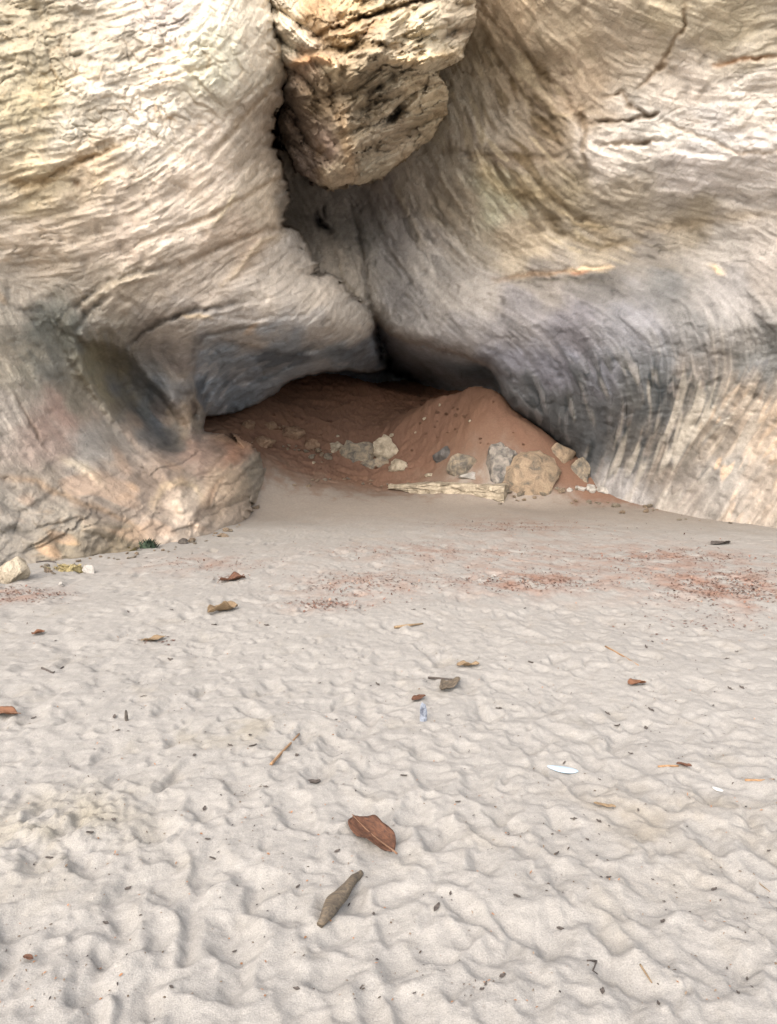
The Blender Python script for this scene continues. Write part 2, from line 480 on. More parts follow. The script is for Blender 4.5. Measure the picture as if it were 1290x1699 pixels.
wx = X3 + 0.25 * fbm(X3 * 2.2, Z3 * 2.2, Y3 * 0.7, 3) ; wz = Z3 + 0.25 * fbm(X3 * 2.2 + 9, Z3 * 2.2, Y3 * 0.7, 3)
f1, f2, cid = worley(wx * 2.6 + wz * 0.6, wz * 4.2 - wx * 0.5, 1)
g1, g2, gid = worley(wx * 6.5, wz * 9.0, 2)
crack = np.exp(-((f2 - f1) / 0.09) ** 2); crack2 = np.exp(-((g2 - g1) / 0.12) ** 2)
rough3 = fbm(X3 * 3.0, Z3 * 3.0, Y3.astype(f32) * 1.2, 5, 0.55)
big3 = fbm(X3 * 0.7, Z3 * 0.7, Y3.astype(f32) * 0.35, 3)
zero3 = np.zeros_like(X3)
pit = np.maximum(0, gnoise(X3 * 7, Z3 * 7, Y3.astype(f32) * 3) - 0.25)
gr3 = fbm(X3 * 11, Z3 * 13, Y3.astype(f32) * 4, 4, 0.6)
sc1, _, scid = worley(wx * 4.0, wz * 9.0, 8)
k_flow = 1 - 0.75 * plated
seam = (1 - 0.65 * sstep(360, 300, UU) * sstep(500, 580, VV)) * np.exp(-(l_mid / 0.11) ** 2) * sstep(-0.15, 0.25, nz(55, 3.9)) + 0.8 * np.exp(-(l_band / 0.06) ** 2) * sstep(0.0, 0.3, nz(80, 7.1))
e1, e2, eid = worley(wx * 1.9, wz * 2.6, 11); d1, d2, did = worley(wx * 4.6, wz * 6.0, 12)
shelf = np.clip(zone(340, 800, 130, 80) + 0.8 * zone(200, 880, 180, 50) + 0.5 * zone(60, 880, 120, 60), 0, 1)
lump = shelf * (0.20 * (0.5 - np.minimum(e1, 0.7)) * 1.4 + 0.12 * (eid - 0.5) + 0.07 * (0.5 - np.minimum(d1, 0.6)) + 0.05 * (did - 0.5))
ck = sstep(-0.2, 0.3, fbm(X3 * 1.3, Z3 * 1.3, zero3 + 4, 2))
relief = (0.13 * big3 + 0.045 * rough3 + 0.022 * seam * k_flow
          + 0.68 * k_flow * (-0.004 * l_fine - 0.005 * l_thin - 0.007 * l_str - 0.008 * l_mid - 0.020 * np.tanh(2.2 * l_band) - 0.034 * l_wide)
          + 0.014 * gr3 * (1 + plated) + 0.012 * np.minimum(sc1, 0.55) * (0.4 + plated) - lump
          + plated * (0.024 * crack * ck + 0.02 * crack2 + 0.055 * (cid - 0.5) + 0.035 * (gid - 0.5)) + 0.07 * pit)

# ---- single features: (polyline, half width, depth in m (+ = cut in), colour or None, colour strength)
DK, OC, PALE, BLK, RUST = (62, 56, 50), (168, 132, 86), (215, 205, 188), (38, 40, 44), (160, 95, 60)
FEAT = [
    ([(0, 300), (40, 308), (90, 296), (160, 250), (240, 228)], 9, 0.10, (150, 122, 82), 0.5),
    ([(60, 305), (130, 268), (200, 240)], 4, 0.08, (120, 95, 62), 0.5),
    ([(120, 303), (132, 306)], 5, 0.06, (95, 70, 45), 0.8),
    ([(350, 260), (420, 180), (470, 120)], 5, 0.12, (140, 118, 90), 0.5),
    ([(330, 250), (410, 160), (455, 120)], 4, 0.09, None, 0), ([(380, 310), (430, 240), (462, 190)], 4, 0.08, None, 0),
    ([(300, 110), (318, 115), (345, 112)], 4, 0.10, (150, 125, 88), 0.4),
    ([(230, 400), (330, 370), (420, 320), (468, 290)], 5, 0.10, (150, 125, 95), 0.4),
    ([(355, 375), (375, 350), (392, 318)], 4, -0.08, (206, 190, 158), 0.5),
    ([(300, 440), (380, 405), (440, 380), (474, 374)], 6, 0.14, (120, 100, 78), 0.5),
    ([(370, 472), (400, 440), (430, 405), (470, 385)], 6, -0.16, (190, 170, 140), 0.4),
    ([(98, 545), (118, 515), (160, 478), (230, 452), (300, 440)], 7, 0.20, (92, 86, 76), 0.6),
    ([(140, 505), (190, 470), (260, 455)], 6, -0.16, (185, 172, 150), 0.4),
    ([(122, 556), (140, 520), (180, 490)], 6, 0.16, (80, 76, 70), 0.6),
    ([(200, 580), (228, 560), (262, 536), (320, 515), (390, 506)], 5, 0.26, (55, 52, 50), 0.7),
    ([(262, 536), (330, 520), (420, 530), (520, 520)], 4, 0.08, None, 0),
    ([(318, 600), (326, 575), (345, 556), (400, 545), (455, 540)], 5, 0.14, (75, 72, 68), 0.5),
    ([(145, 545), (165, 535), (195, 548), (215, 570)], 11, -0.22, (150, 145, 138), 0.5),
    ([(138, 548), (146, 570)], 5, -0.14, (150, 146, 140), 0.5), ([(156, 550), (163, 574)], 5, -0.14, (160, 156, 148), 0.5), ([(174, 552), (182, 580)], 5, -0.16, (140, 138, 134), 0.5), ([(192, 558), (198, 586)], 5, -0.14, (150, 146, 142), 0.5), ([(208, 566), (212, 592)], 5, -0.14, (128, 128, 128), 0.5),
    ([(300, 526), (330, 522), (352, 526)], 4, -0.08, (190, 168, 135), 0.6),
    ([(10, 470), (14, 505), (30, 512), (100, 518)], 6, 0.06, (85, 84, 80), 0.5),
    ([(26, 655), (40, 680), (60, 712), (80, 750)], 3, 0.10, (90, 75, 62), 0.6),
    ([(0, 790), (60, 800), (120, 830), (180, 850), (240, 880)], 5, 0.08, (150, 122, 92), 0.4),
    ([(100, 760), (140, 775), (170, 805)], 8, -0.12, (205, 190, 165), 0.5),
    ([(255, 840), (270, 812), (300, 798), (325, 806), (338, 835)], 7, -0.14, (200, 180, 148), 0.4),
    ([(345, 850), (350, 815), (375, 790)], 4, 0.12, (120, 98, 78), 0.5),
    ([(385, 838), (420, 785), (440, 745)], 8, 0.05, (120, 112, 98), 0.5),
    ([(300, 735), (308, 690), (318, 668)], 11, -0.12, (170, 154, 132), 0.5), ([(322, 668), (324, 690)], 4, 0.5, (44, 42, 40), 0.9),
    ([(345, 720), (390, 728), (430, 745)], 7, -0.10, (180, 150, 120), 0.4),
    ([(524, 355), (532, 372), (546, 384)], 5, 0.7, BLK, 0.9),
    ([(535, 345), (540, 360)], 3, 0.3, BLK, 0.5),
    ([(624, 548), (631, 580), (648, 612), (690, 634)], 9, 6.5, (26, 30, 40), 0.9),  # slit into the cave, its shade painted blue-black
    ([(580, 330), (600, 420), (612, 500), (622, 535)], 5, 0.25, (70, 66, 62), 0.5),
    ([(560, 420), (575, 470), (600, 500)], 5, -0.15, (170, 155, 132), 0.4),
    ([(600, 315), (640, 410), (690, 480)], 5, 0.10, (90, 84, 78), 0.4),
    ([(655, 300), (672, 345), (690, 385), (704, 405)], 6, -0.10, (190, 178, 158), 0.55),
    ([(690, 270), (720, 330), (760, 400), (800, 440)], 5, 0.10, (105, 96, 84), 0.4),
    ([(725, 255), (745, 320), (790, 380)], 5, -0.09, (170, 158, 138), 0.4),
    ([(795, 40), (830, 110), (870, 160), (930, 240)], 6, 0.14, (96, 80, 58), 0.55),
    ([(800, 10), (820, 40), (850, 70), (890, 120)], 6, 0.10, (105, 88, 64), 0.5),
    ([(870, 90), (910, 130), (950, 175), (968, 205)], 7, 0.14, (100, 82, 58), 0.5),
    ([(905, 165), (920, 190), (945, 195)], 5, -0.1, (205, 188, 160), 0.5),
    ([(800, 140), (806, 200), (800, 245)], 5, -0.06, (170, 160, 140), 0.5),
    ([(730, 248), (800, 258), (870, 262), (930, 262)], 6, 0.10, (98, 82, 62), 0.5),
    ([(795, 262), (815, 300), (850, 320), (900, 325)], 14, -0.12, (212, 192, 152), 0.65),
    ([(900, 350), (930, 385), (990, 410), (1060, 400)], 8, 0.12, (112, 98, 74), 0.6),
    ([(905, 300), (940, 350), (1000, 385)], 7, 0.10, (120, 104, 80), 0.5),
    ([(920, 345), (960, 370), (1010, 380)], 5, -0.08, (205, 188, 155), 0.5),
    ([(965, 175), (972, 215), (966, 250), (975, 290)], 6, 0.18, (120, 102, 78), 0.6),
    ([(1000, 165), (1035, 155), (1042, 175), (1080, 195), (1092, 190)], 4, 0.20, (120, 98, 72), 0.6),
    ([(975, 202), (1020, 202), (1060, 196), (1092, 190)], 4, 0.22, (110, 90, 66), 0.7),
    ([(990, 236), (1030, 240), (1068, 238), (1100, 232)], 4, 0.18, (130, 110, 84), 0.6),
    ([(1068, 232), (1075, 242)], 6, 0.25, (95, 78, 55), 0.7),
    ([(1092, 112), (1110, 85), (1135, 45), (1138, 0)], 4, 0.14, (130, 104, 75), 0.6),
    ([(1060, 145), (1090, 115), (1110, 100)], 4, 0.12, (140, 112, 80), 0.5),
    ([(1185, 108), (1230, 100), (1290, 92)], 4, 0.16, (185, 130, 80), 0.6),
    ([(1100, 200), (1160, 225), (1230, 255), (1290, 248)], 4, 0.10, (165, 145, 118), 0.5),
    ([(1060, 380), (1130, 372), (1200, 360), (1290, 352)], 12, 0.06, (140, 124, 98), 0.5),
    ([(820, 465), (880, 455), (940, 449), (1010, 442)], 5, 0.10, (140, 112, 82), 0.6),
    ([(945, 447), (985, 446), (1018, 444)], 4, -0.10, (225, 205, 175), 0.8),
    ([(950, 452), (975, 451)], 3, 0.03, RUST, 0.45),
    ([(1020, 470), (940, 462), (880, 466)], 5, 0.10, (90, 86, 78), 0.5),
    ([(1182, 440), (1200, 452)], 5, -0.12, (225, 200, 165), 0.8),
    ([(640, 560), (700, 577), (780, 592), (815, 612)], 6, -0.04, (170, 164, 160), 0.3),
    ([(1250, 520), (1275, 560), (1290, 590)], 10, 0.06, (85, 88, 88), 0.5),
]
relief = relief + under * (0.05 * l_mid + 0.03 * l_thin + 0.12 * rough3)
tint_feat = []
ffn = nz(15, 6.3, 2)
ff = 1 + 0.6 * nz(24, 2.2, 2)
for poly, hw, dep, colr, st in FEAT:
    us_, vs_ = [p[0] for p in poly], [p[1] for p in poly]
    r0 = np.searchsorted(vs, min(vs_) - 60); r1 = np.searchsorted(vs, max(vs_) + 60)
    c0 = np.searchsorted(us, min(us_) - 60); c1 = np.searchsorted(us, max(us_) + 60)
    sl = (slice(r0, r1), slice(c0, c1))
    d, t = seg_dist(poly, UU[sl] + wu[sl] * 0.8, VV[sl] + wv[sl] * 0.8)
    w = np.exp(-(d / (hw * np.clip(ff[sl], 0.35, 2))) ** 2) * (0.35 + 0.65 * np.minimum(1, 4 * np.minimum(t + 0.05, 1.05 - t)))
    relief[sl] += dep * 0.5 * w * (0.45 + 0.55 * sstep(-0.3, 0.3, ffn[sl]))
    if colr is not None: tint_feat.append((sl, w * st, to_lin(colr)))
# ledges: strata break in small steps on the right
Y = Y + relief * (1 - 0.4 * w_cave)

# ---- mineral tint (stone colour, with zones painted lighter or darker to balance the light)
TINT = [(200, 40, (177, 168, 153)), (60, 60, (161, 151, 131)), (60, 170, (165, 154, 129)), (350, 90, (217, 211, 190)), (250, 20, (183, 173, 164)), (430, 60, (219, 209, 190)), (130, 200, (177, 169, 154)), (250, 200, (217, 208, 194)), (60, 300, (190, 175, 148)), (150, 290, (196, 179, 156)), (200, 340, (198, 184, 168)), (320, 300, (218, 203, 186)), (440, 200, (184, 171, 155)), (60, 400, (197, 182, 164)),
        (200, 410, (193, 179, 165)), (300, 400, (205, 191, 175)), (430, 330, (215, 200, 180)), (400, 400, (198, 181, 163)), (40, 480, (185, 174, 159)), (200, 480, (181, 170, 156)), (330, 480, (186, 174, 161)), (450, 480, (186, 176, 164)), (540, 500, (188, 178, 166)), (590, 520, (183, 176, 167)), (300, 540, (170, 162, 154)), (420, 540, (174, 166, 158)), (530, 560, (166, 160, 154)),
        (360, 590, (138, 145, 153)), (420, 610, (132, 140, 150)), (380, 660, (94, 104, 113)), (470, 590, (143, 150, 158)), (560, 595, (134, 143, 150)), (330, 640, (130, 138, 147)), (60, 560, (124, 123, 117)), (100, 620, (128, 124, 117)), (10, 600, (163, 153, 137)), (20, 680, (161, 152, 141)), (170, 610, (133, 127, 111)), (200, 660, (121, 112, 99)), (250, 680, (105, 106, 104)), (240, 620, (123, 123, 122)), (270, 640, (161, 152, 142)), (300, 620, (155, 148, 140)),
        (60, 720, (155, 139, 128)), (100, 690, (157, 135, 123)), (140, 740, (141, 136, 129)), (150, 800, (132, 122, 112)), (60, 800, (132, 123, 112)), (20, 860, (132, 126, 117)), (100, 870, (133, 126, 115)), (220, 860, (150, 137, 124)), (260, 790, (137, 123, 111)), (310, 745, (153, 131, 117)), (320, 820, (169, 156, 141)), (380, 790, (168, 150, 130)), (425, 780, (140, 132, 120)), (190, 905, (115, 105, 89)), (110, 920, (123, 114, 99)), (300, 880, (162, 149, 135)), (315, 690, (144, 135, 123)), (380, 735, (158, 124, 104)),
        (500, 340, (142, 136, 128)), (520, 400, (165, 159, 152)), (560, 440, (199, 190, 179)), (600, 400, (153, 150, 145)), (640, 400, (180, 176, 174)), (660, 480, (162, 159, 158)), (640, 320, (163, 156, 152)), (700, 300, (185, 177, 166)), (720, 430, (211, 205, 199)), (780, 480, (181, 175, 169)), (760, 160, (183, 175, 160)), (800, 220, (176, 166, 152)), (800, 80, (160, 147, 126)), (850, 30, (205, 186, 161)), (880, 130, (156, 141, 121)), (940, 60, (204, 189, 167)), (960, 140, (181, 165, 146)), (920, 230, (144, 131, 114)), (860, 270, (128, 115, 101)), (830, 320, (228, 228, 204)),
        (760, 340, (195, 185, 169)), (860, 400, (202, 189, 169)), (930, 320, (162, 151, 130)), (1000, 260, (221, 214, 206)), (1040, 60, (200, 187, 169)), (1100, 20, (197, 185, 162)), (1200, 40, (200, 189, 167)), (1270, 60, (205, 195, 177)), (1150, 140, (218, 208, 197)), (1250, 150, (224, 216, 206)), (1080, 210, (217, 213, 206)), (1180, 210, (217, 213, 209)), (1150, 290, (211, 205, 201)), (1260, 280, (213, 207, 202)), (1050, 330, (176, 167, 153)), (1150, 350, (165, 156, 141)), (1000, 400, (161, 152, 137)), (1080, 410, (130, 125, 119)), (1200, 400, (178, 173, 167)), (1280, 380, (187, 180, 173)),
        (900, 480, (139, 134, 129)), (1000, 470, (103, 101, 100)), (1100, 470, (112, 112, 112)), (1200, 470, (151, 148, 146)), (1270, 470, (147, 141, 135)), (850, 530, (134, 131, 132)), (760, 560, (151, 148, 148)), (950, 550, (116, 114, 119)), (1050, 540, (125, 125, 129)), (1150, 540, (126, 125, 124)), (850, 590, (121, 121, 129)), (920, 610, (116, 116, 124)), (1000, 620, (111, 112, 119)), (1080, 600, (115, 117, 120)), (860, 660, (96, 97, 100)), (930, 680, (83, 85, 87)), (1010, 690, (86, 88, 91)), (1080, 650, (88, 90, 91)), (1150, 620, (138, 132, 126)), (1180, 660, (126, 123, 117)), (1260, 590, (128, 128, 126)), (1230, 650, (164, 153, 140)),
        (980, 740, (81, 84, 87)), (1040, 740, (99, 96, 93)), (1090, 760, (128, 119, 110)), (1160, 720, (146, 136, 124)), (1250, 720, (174, 160, 145)), (1100, 820, (136, 129, 122)), (1020, 800, (149, 146, 144)), (1200, 800, (148, 143, 137)), (1270, 820, (155, 145, 134)), (960, 790, (120, 120, 121))]
TINT += [(262, 655, (104, 107, 110)), (290, 722, (106, 103, 99)), (280, 690, (98, 100, 103)), (70, 540, (118, 118, 110)), (118, 562, (112, 112, 104)), (90, 610, (124, 121, 112)), (140, 655, (130, 123, 110)), (165, 600, (138, 132, 112)), (190, 640, (146, 138, 116)), (300, 600, (146, 138, 134)), (275, 590, (140, 134, 130)), (40, 600, (140, 134, 120))]
TINT = [p for p in TINT if (p[0], p[1]) not in ((270, 640), (170, 610), (60, 560), (100, 620))]
tw = 1.6
cols = shepard([p[:2] for p in TINT], [to_lin(p[2]) for p in TINT], UU + wu * tw + 10 * l_wide, VV + wv * tw + 10 * l_band, 12.0, 3.6)
cavec = to_lin((178, 184, 192))  # cave walls painted lighter to make up for the dim light inside
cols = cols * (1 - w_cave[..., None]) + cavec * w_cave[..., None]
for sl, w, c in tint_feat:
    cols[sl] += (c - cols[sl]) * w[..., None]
def mixc(mask, c, k=1.0):
    global cols
    cols = cols + (to_lin(c) - cols) * (np.clip(mask, 0, 1) * k)[..., None]
def z2(cx, cy, rx, ry, rot=0.0): return zone(cx, cy, rx, ry, rot)
# dark algae tongues on right flank and left undercut; shade painted at lip tip
dk = np.clip(z2(1000, 690, 150, 70, 30) + z2(1090, 630, 110, 50, 0) + z2(950, 690, 90, 60) + 0.8 * z2(990, 770, 50, 50) + 0.7 * z2(1270, 590, 60, 40), 0, 1)
mixc(dk * sstep(-0.4, 0.9, l_mid + 0.8 * l_band + 0.5 * l_thin), (54, 58, 61), 0.9)
mixc(dk * sstep(0.9, 1.8, l_thin + l_mid), (150, 148, 150), 0.3)
mixc(z2(1180, 730, 120, 90, -30) * sstep(0.4, 1.4, l_band + 0.6 * l_mid), (110, 112, 112), 0.6)
mixc(z2(1180, 760, 140, 90, -30) * sstep(0.6, 1.5, l_wide + 0.6 * l_thin), (206, 178, 148), 0.6)
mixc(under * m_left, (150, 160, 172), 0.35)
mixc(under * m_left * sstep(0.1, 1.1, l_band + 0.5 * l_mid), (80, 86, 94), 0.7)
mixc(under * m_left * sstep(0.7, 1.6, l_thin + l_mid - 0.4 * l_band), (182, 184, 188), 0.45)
mixc(under * m_left * zone(608, 588, 45, 30), (88, 95, 104), 0.75)  # painted shade: underside of the overhang darkened beside its tip
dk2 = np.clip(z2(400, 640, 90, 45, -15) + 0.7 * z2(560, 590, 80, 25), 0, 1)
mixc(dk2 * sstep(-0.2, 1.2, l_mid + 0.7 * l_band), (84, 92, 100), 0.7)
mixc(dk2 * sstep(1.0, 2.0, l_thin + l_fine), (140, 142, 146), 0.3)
mixc(np.clip(z2(70, 570, 80, 60, 40), 0, 1) * sstep(-0.5, 1.0, l_band + l_thin * 0.6), (92, 92, 86), 0.7)
mixc(z2(1110, 710, 160, 100, -30) * sstep(0.2, 1.9, l_mid + 0.7 * l_band + 0.6 * l_str), (186, 178, 164), 0.6)
mixc(z2(1130, 690, 150, 100, -30) * sstep(0.0, 1.4, -l_mid - 0.8 * l_band - 0.5 * l_str), (76, 79, 80), 0.6)
# brown and dark streaks in the upper right drapery
br = np.clip(z2(840, 160, 110, 130, 40) + 0.8 * z2(880, 300, 90, 80, 30) + 0.7 * z2(960, 390, 110, 40, 10), 0, 1)
mixc(br * sstep(0.2, 1.3, l_mid + 0.8 * l_band), (92, 78, 56), 0.75)
mixc(br * sstep(0.7, 1.7, -l_mid - 0.5 * l_thin), (206, 192, 164), 0.6)
mixc(np.clip(z2(680, 400, 110, 120, 40), 0, 1) * sstep(0.3, 1.5, l_mid + 0.6 * l_thin), (92, 90, 88), 0.6)
# ochre seams on the left bulge; yellow crust in the plate cracks
mixc(plated * np.clip(crack * 0.9 + crack2 * 0.45, 0, 1) * sstep(-0.2, 0.3, nz(60, 4.4)), (166, 128, 78), 0.55)
mixc((1 - plated) * sstep(0.15, 0.45, nz(90, 9.3)) * (UU < 640) * sstep(0.3, 1.5, l_band + 0.5 * l_mid), (178, 140, 94), 0.4)
mixc((UU < 360) * sstep(640, 720, VV) * sstep(0.4, 1.4, l_band + l_wide * 0.5), (178, 150, 126), 0.35)
streak = 1 + 0.8 * (1 - 0.6 * plated) * (0.05 * l_str + 0.03 * l_fine + 0.04 * l_thin + 0.05 * l_mid + 0.05 * l_band) + 0.20 * rough3 + 0.18 * gr3 + 0.08 * (scid - 0.5) - 0.3 * pit
streak = streak - 0.22 * seam * k_flow - 0.25 * shelf * np.exp(-((e2 - e1) / 0.08) ** 2)
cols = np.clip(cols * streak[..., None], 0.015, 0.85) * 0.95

PX, PY, PZ = at(UU, VV, Y)
# the sheet is closed into a mass of rock behind
P = np.stack([PX, PY, PZ], -1)
def rim(Pm, Cm):
    back = lambda e: np.stack([e[..., 0] * 1.05, np.full(e.shape[:-1], 46.0), e[..., 2]], -1)
    top = back(Pm[:1]); bot = back(Pm[-1:])
    Pm = np.concatenate([top, Pm, bot], 0); Cm = np.concatenate([Cm[:1], Cm, Cm[-1:]], 0)
    l = back(Pm[:, :1]); r = back(Pm[:, -1:])
    return np.concatenate([l, Pm, r], 1), np.concatenate([Cm[:, :1], Cm, Cm[:, -1:]], 1)
P, cols = rim(P, cols)
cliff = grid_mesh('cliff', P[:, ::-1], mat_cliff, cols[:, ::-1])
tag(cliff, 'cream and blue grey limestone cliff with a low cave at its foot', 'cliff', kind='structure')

# ------------------------------------------------------------------ the block of rock wedged in the cleft
BLK_OUT = [(440, -60), (470, -140), (560, -260), (700, -300), (830, -200), (812, -80), (792, 0), (788, 40), (770, 84), (768, 98), (724, 118), (744, 150), (742, 190), (712, 232), (700, 240), (640, 288), (600, 306), (580, 304), (550, 313), (520, 302), (492, 282), (470, 238), (460, 200), (470, 150), (478, 128), (462, 112), (458, 80), (448, 40), (440, 0)]
bu = np.arange(405, 850, 1.6); bv = np.arange(-310, 340, 1.6)
BU, BV = np.meshgrid(bu, bv); BU = BU.astype(f32); BV = BV.astype(f32)
BLK = [(445, 0, 9.6), (450, 60, 9.9), (465, 110, 10.3), (600, -280, 8.3), (480, -100, 9.3), (800, -100, 9.2), (640, -100, 8.4), (500, 0, 9.3), (600, 0, 8.8), (700, 0, 8.9), (780, 20, 9.7), (560, 70, 8.75), (650, 70, 8.6), (720, 60, 8.9), (760, 80, 9.7), (500, 100, 9.5), (560, 112, 8.7), (640, 112, 8.6), (720, 100, 8.9),
       (560, 150, 9.4), (640, 150, 9.3), (500, 150, 10.0), (720, 150, 9.8), (470, 200, 10.9), (520, 220, 10.2), (578, 200, 9.15), (586, 270, 9.55), (660, 220, 9.9), (700, 200, 10.2), (735, 180, 10.8), (560, 300, 10.2), (500, 270, 10.9), (640, 280, 10.6)]
bn = lambda s, o, k=3: fbm(BU / s + o, BV / s - o, np.full_like(BU, o * 0.7), k)
bwu = bn(26, 1.3) * 8 + bn(7, 4.1, 2) * 4; bwv = bn(26, 2.7) * 8 + bn(7, 7.7, 2) * 4
YB = tps([p[:2] for p in BLK], [p[2] for p in BLK], BU, BV)
YB = YB + 1.2 + 0.45 * np.clip((130 - BV) / 250, 0, 1.9) ** 1.1 + 0.4 * sstep(105, 300, BV)
sdb = poly_sdf(BLK_OUT, BU + bwu * 0.8, BV + bwv * 0.8)
# faceted, broken stone: overlapping tilted planes plus splintered strata
r45 = lambda a: (BU * math.cos(a) + BV * math.sin(a), -BU * math.sin(a) + BV * math.cos(a))
a1, b1 = r45(math.radians(-28)); a2, b2 = r45(math.radians(52))
wl, wr = sstep(600, 520, BU), sstep(520, 600, BU)
h1, h2, hid = worley((a1 + bwu * 2) / 62, (b1 + bwv * 2) / 26, 5)
q1, q2, qid = worley((a2 + bwu * 2) / 70, (b2 + bwv * 2) / 22, 6)
k1, k2, kid = worley((a1 + bwu) / 26, (b1 + bwv) / 11, 7)
facet = wr * (hid - 0.5) + wl * (qid - 0.5)
edge = wr * np.exp(-((h2 - h1) / 0.10) ** 2) + wl * np.exp(-((q2 - q1) / 0.10) ** 2)
low = sstep(95, 135, BV)
cr = wr * np.abs(gnoise(a1 / 95, b1 / 40, BU * 0 + 3.3)) + wl * np.abs(gnoise(a2 / 95, b2 / 38, BU * 0 + 8.1))
cr2 = wr * np.abs(gnoise(a1 / 24, b1 / 9, BU * 0 + 1.3)) + wl * np.abs(gnoise(a2 / 26, b2 / 9, BU * 0 + 5.1))
rel = 0.16 * facet * (0.45 + 0.55 * low) - 0.60 * cr - 0.15 * cr2 + 0.05 * (kid - 0.5) + 0.26 * bn(60, 3.3, 4) + 0.05 * bn(9, 5.2, 4)
BFEAT = [([(520, 62), (600, 30), (700, 0), (740, -12)], 5, 0.35, (96, 70, 38), 0.8), ([(540, 70), (575, 62), (600, 66)], 6, 0.18, (120, 96, 62), 0.6),
         ([(500, 90), (560, 82), (620, 74), (690, 82)], 7, 0.28, (104, 84, 56), 0.7), ([(486, 105), (520, 96), (560, 104)], 7, -0.35, (190, 150, 112), 0.7), ([(540, 118), (556, 110), (558, 128)], 7, -0.25, (222, 204, 172), 0.8),
         ([(600, 60), (650, 25)], 5, 0.16, (165, 120, 80), 0.5), ([(645, 105), (700, 98), (765, 84)], 6, -0.22, (206, 180, 140), 0.6), ([(742, 60), (788, 50)], 9, 0.10, (120, 104, 86), 0.6),
         ([(640, 205), (655, 195), (668, 178)], 6, 0.45, (42, 36, 30), 0.9), ([(612, 160), (632, 140)], 5, 0.22, (70, 58, 44), 0.7), ([(640, 190), (655, 184)], 5, -0.15, (214, 200, 176), 0.8),
         ([(565, 180), (575, 230), (585, 290)], 10, -0.22, (186, 160, 128), 0.55), ([(540, 150), (560, 190), (575, 240)], 6, 0.14, (80, 64, 46), 0.5), ([(600, 250), (660, 230), (730, 190)], 5, 0.16, (105, 88, 64), 0.5),
         ([(590, 180), (650, 160), (740, 120)], 5, 0.20, (100, 84, 60), 0.5), ([(470, 175), (500, 220), (540, 270)], 6, 0.10, (78, 62, 48), 0.5)]
BT = [(520, 20, (176, 148, 115)), (580, 10, (188, 167, 134)), (560, 40, (174, 151, 121)), (480, 30, (196, 185, 166)), (480, 80, (200, 192, 175)), (640, 30, (178, 163, 138)), (700, 50, (184, 172, 148)), (760, 40, (179, 166, 146)), (650, 80, (186, 171, 147)), (720, 95, (192, 179, 155)), (560, 120, (139, 124, 102)), (500, 105, (155, 134, 116)), (480, 170, (108, 96, 85)), (500, 210, (113, 99, 87)), (530, 170, (117, 102, 83)), (600, 140, (141, 128, 107)),
      (540, 240, (128, 112, 101)), (580, 220, (165, 151, 130)), (640, 160, (160, 149, 130)), (650, 220, (167, 154, 135)), (700, 140, (184, 169, 144)), (720, 190, (164, 151, 128)), (560, 290, (174, 160, 140)), (620, 280, (161, 151, 133)), (510, 280, (122, 109, 100)), (640, -150, (165, 152, 129))]  # lower left tints darkened: shade under the overhang painted in
bc = shepard([p[:2] for p in BT], [to_lin(p[2]) for p in BT], BU + bwu * 2, BV + bwv * 2, 10, 3.4)
for poly, hw, dep, colr, st in BFEAT:
    d, t = seg_dist(poly, BU + bwu, BV + bwv)
    w = np.exp(-(d / hw) ** 2) * (0.4 + 0.6 * np.minimum(1, 4 * np.minimum(t + 0.05, 1.05 - t)))
    rel = rel + dep * 0.6 * w
    bc = bc + (to_lin(colr) - bc) * (w * st)[..., None]
bc = bc * (1 + 0.30 * facet - 0.30 * np.exp(-(cr2 / 0.05) ** 2) - 0.25 * np.exp(-(cr / 0.04) ** 2) + 0.25 * (kid - 0.5) - 0.12 * edge + 0.30 * bn(14, 8.8, 4))[..., None]
stain = sstep(0.12, 0.4, bn(40, 6.1, 4))
bc = bc + (to_lin((128, 104, 74)) - bc) * (stain * 0.35)[..., None]
bc = np.clip(bc, 0.02, 0.8)
YB = YB + rel + 0.3 * np.exp(-np.maximum(sdb, 0) / 6.0)
YB = np.where(sdb < 0, YB + np.minimum(-sdb, 14) * 0.28, YB)      # the sides run back into the cleft
keepv = sdb > -13
keep = keepv[:-1, :-1] & keepv[1:, 1:] & keepv[:-1, 1:] & keepv[1:, :-1]
# squeeze the side walls onto the outline so that they run straight back
gy_, gx_ = np.gradient(sdb, 1.6)
pull = np.where(sdb < 0, -sdb, 0)
su, sv = BU + gx_ * pull * 0.9, BV + gy_ * pull * 0.9
PX, PY, PZ = at(su, sv, YB)
block = grid_mesh('rock_block', np.stack([PX, PY, PZ], -1)[:, ::-1], mat_block, bc[:, ::-1], keep[:, ::-1])
tag(block, 'jagged brown and ochre rock block wedged in the cleft above the cave', 'rock')

# ------------------------------------------------------------------ the ground: beach sand rising into the brown floor of the cave
GC = []
for u, v, yy in [(450, 832, 13.8), (645, 826, 14.2), (850, 832, 14.0), (960, 830, 14.2), (550, 795, 15.2), (700, 795, 15.3), (480, 770, 15.4), (450, 740, 16.0), (600, 745, 16.8), (750, 745, 16.8), (850, 745, 16.4), (930, 745, 16.0), (600, 700, 17.7), (540, 680, 17.9), (500, 645, 18.8), (600, 645, 19.2), (640, 690, 17.9), (560, 620, 20.3), (430, 676, 17.0),
                 (680, 682, 17.2), (720, 650, 16.9), (742, 634, 16.7), (775, 650, 16.1), (752, 640, 16.6), (790, 636, 16.4), (820, 640, 16.0), (834, 652, 15.7), (780, 670, 16.0), (850, 682, 15.5), (880, 706, 15.2), (740, 690, 16.3), (905, 726, 15.1), (700, 712, 16.5), (400, 694, 16.5), (355, 705, 15.6), (400, 730, 15.3)]:
    x, y, z = at(u, v, yy); GC.append((float(x), float(y), float(z)))
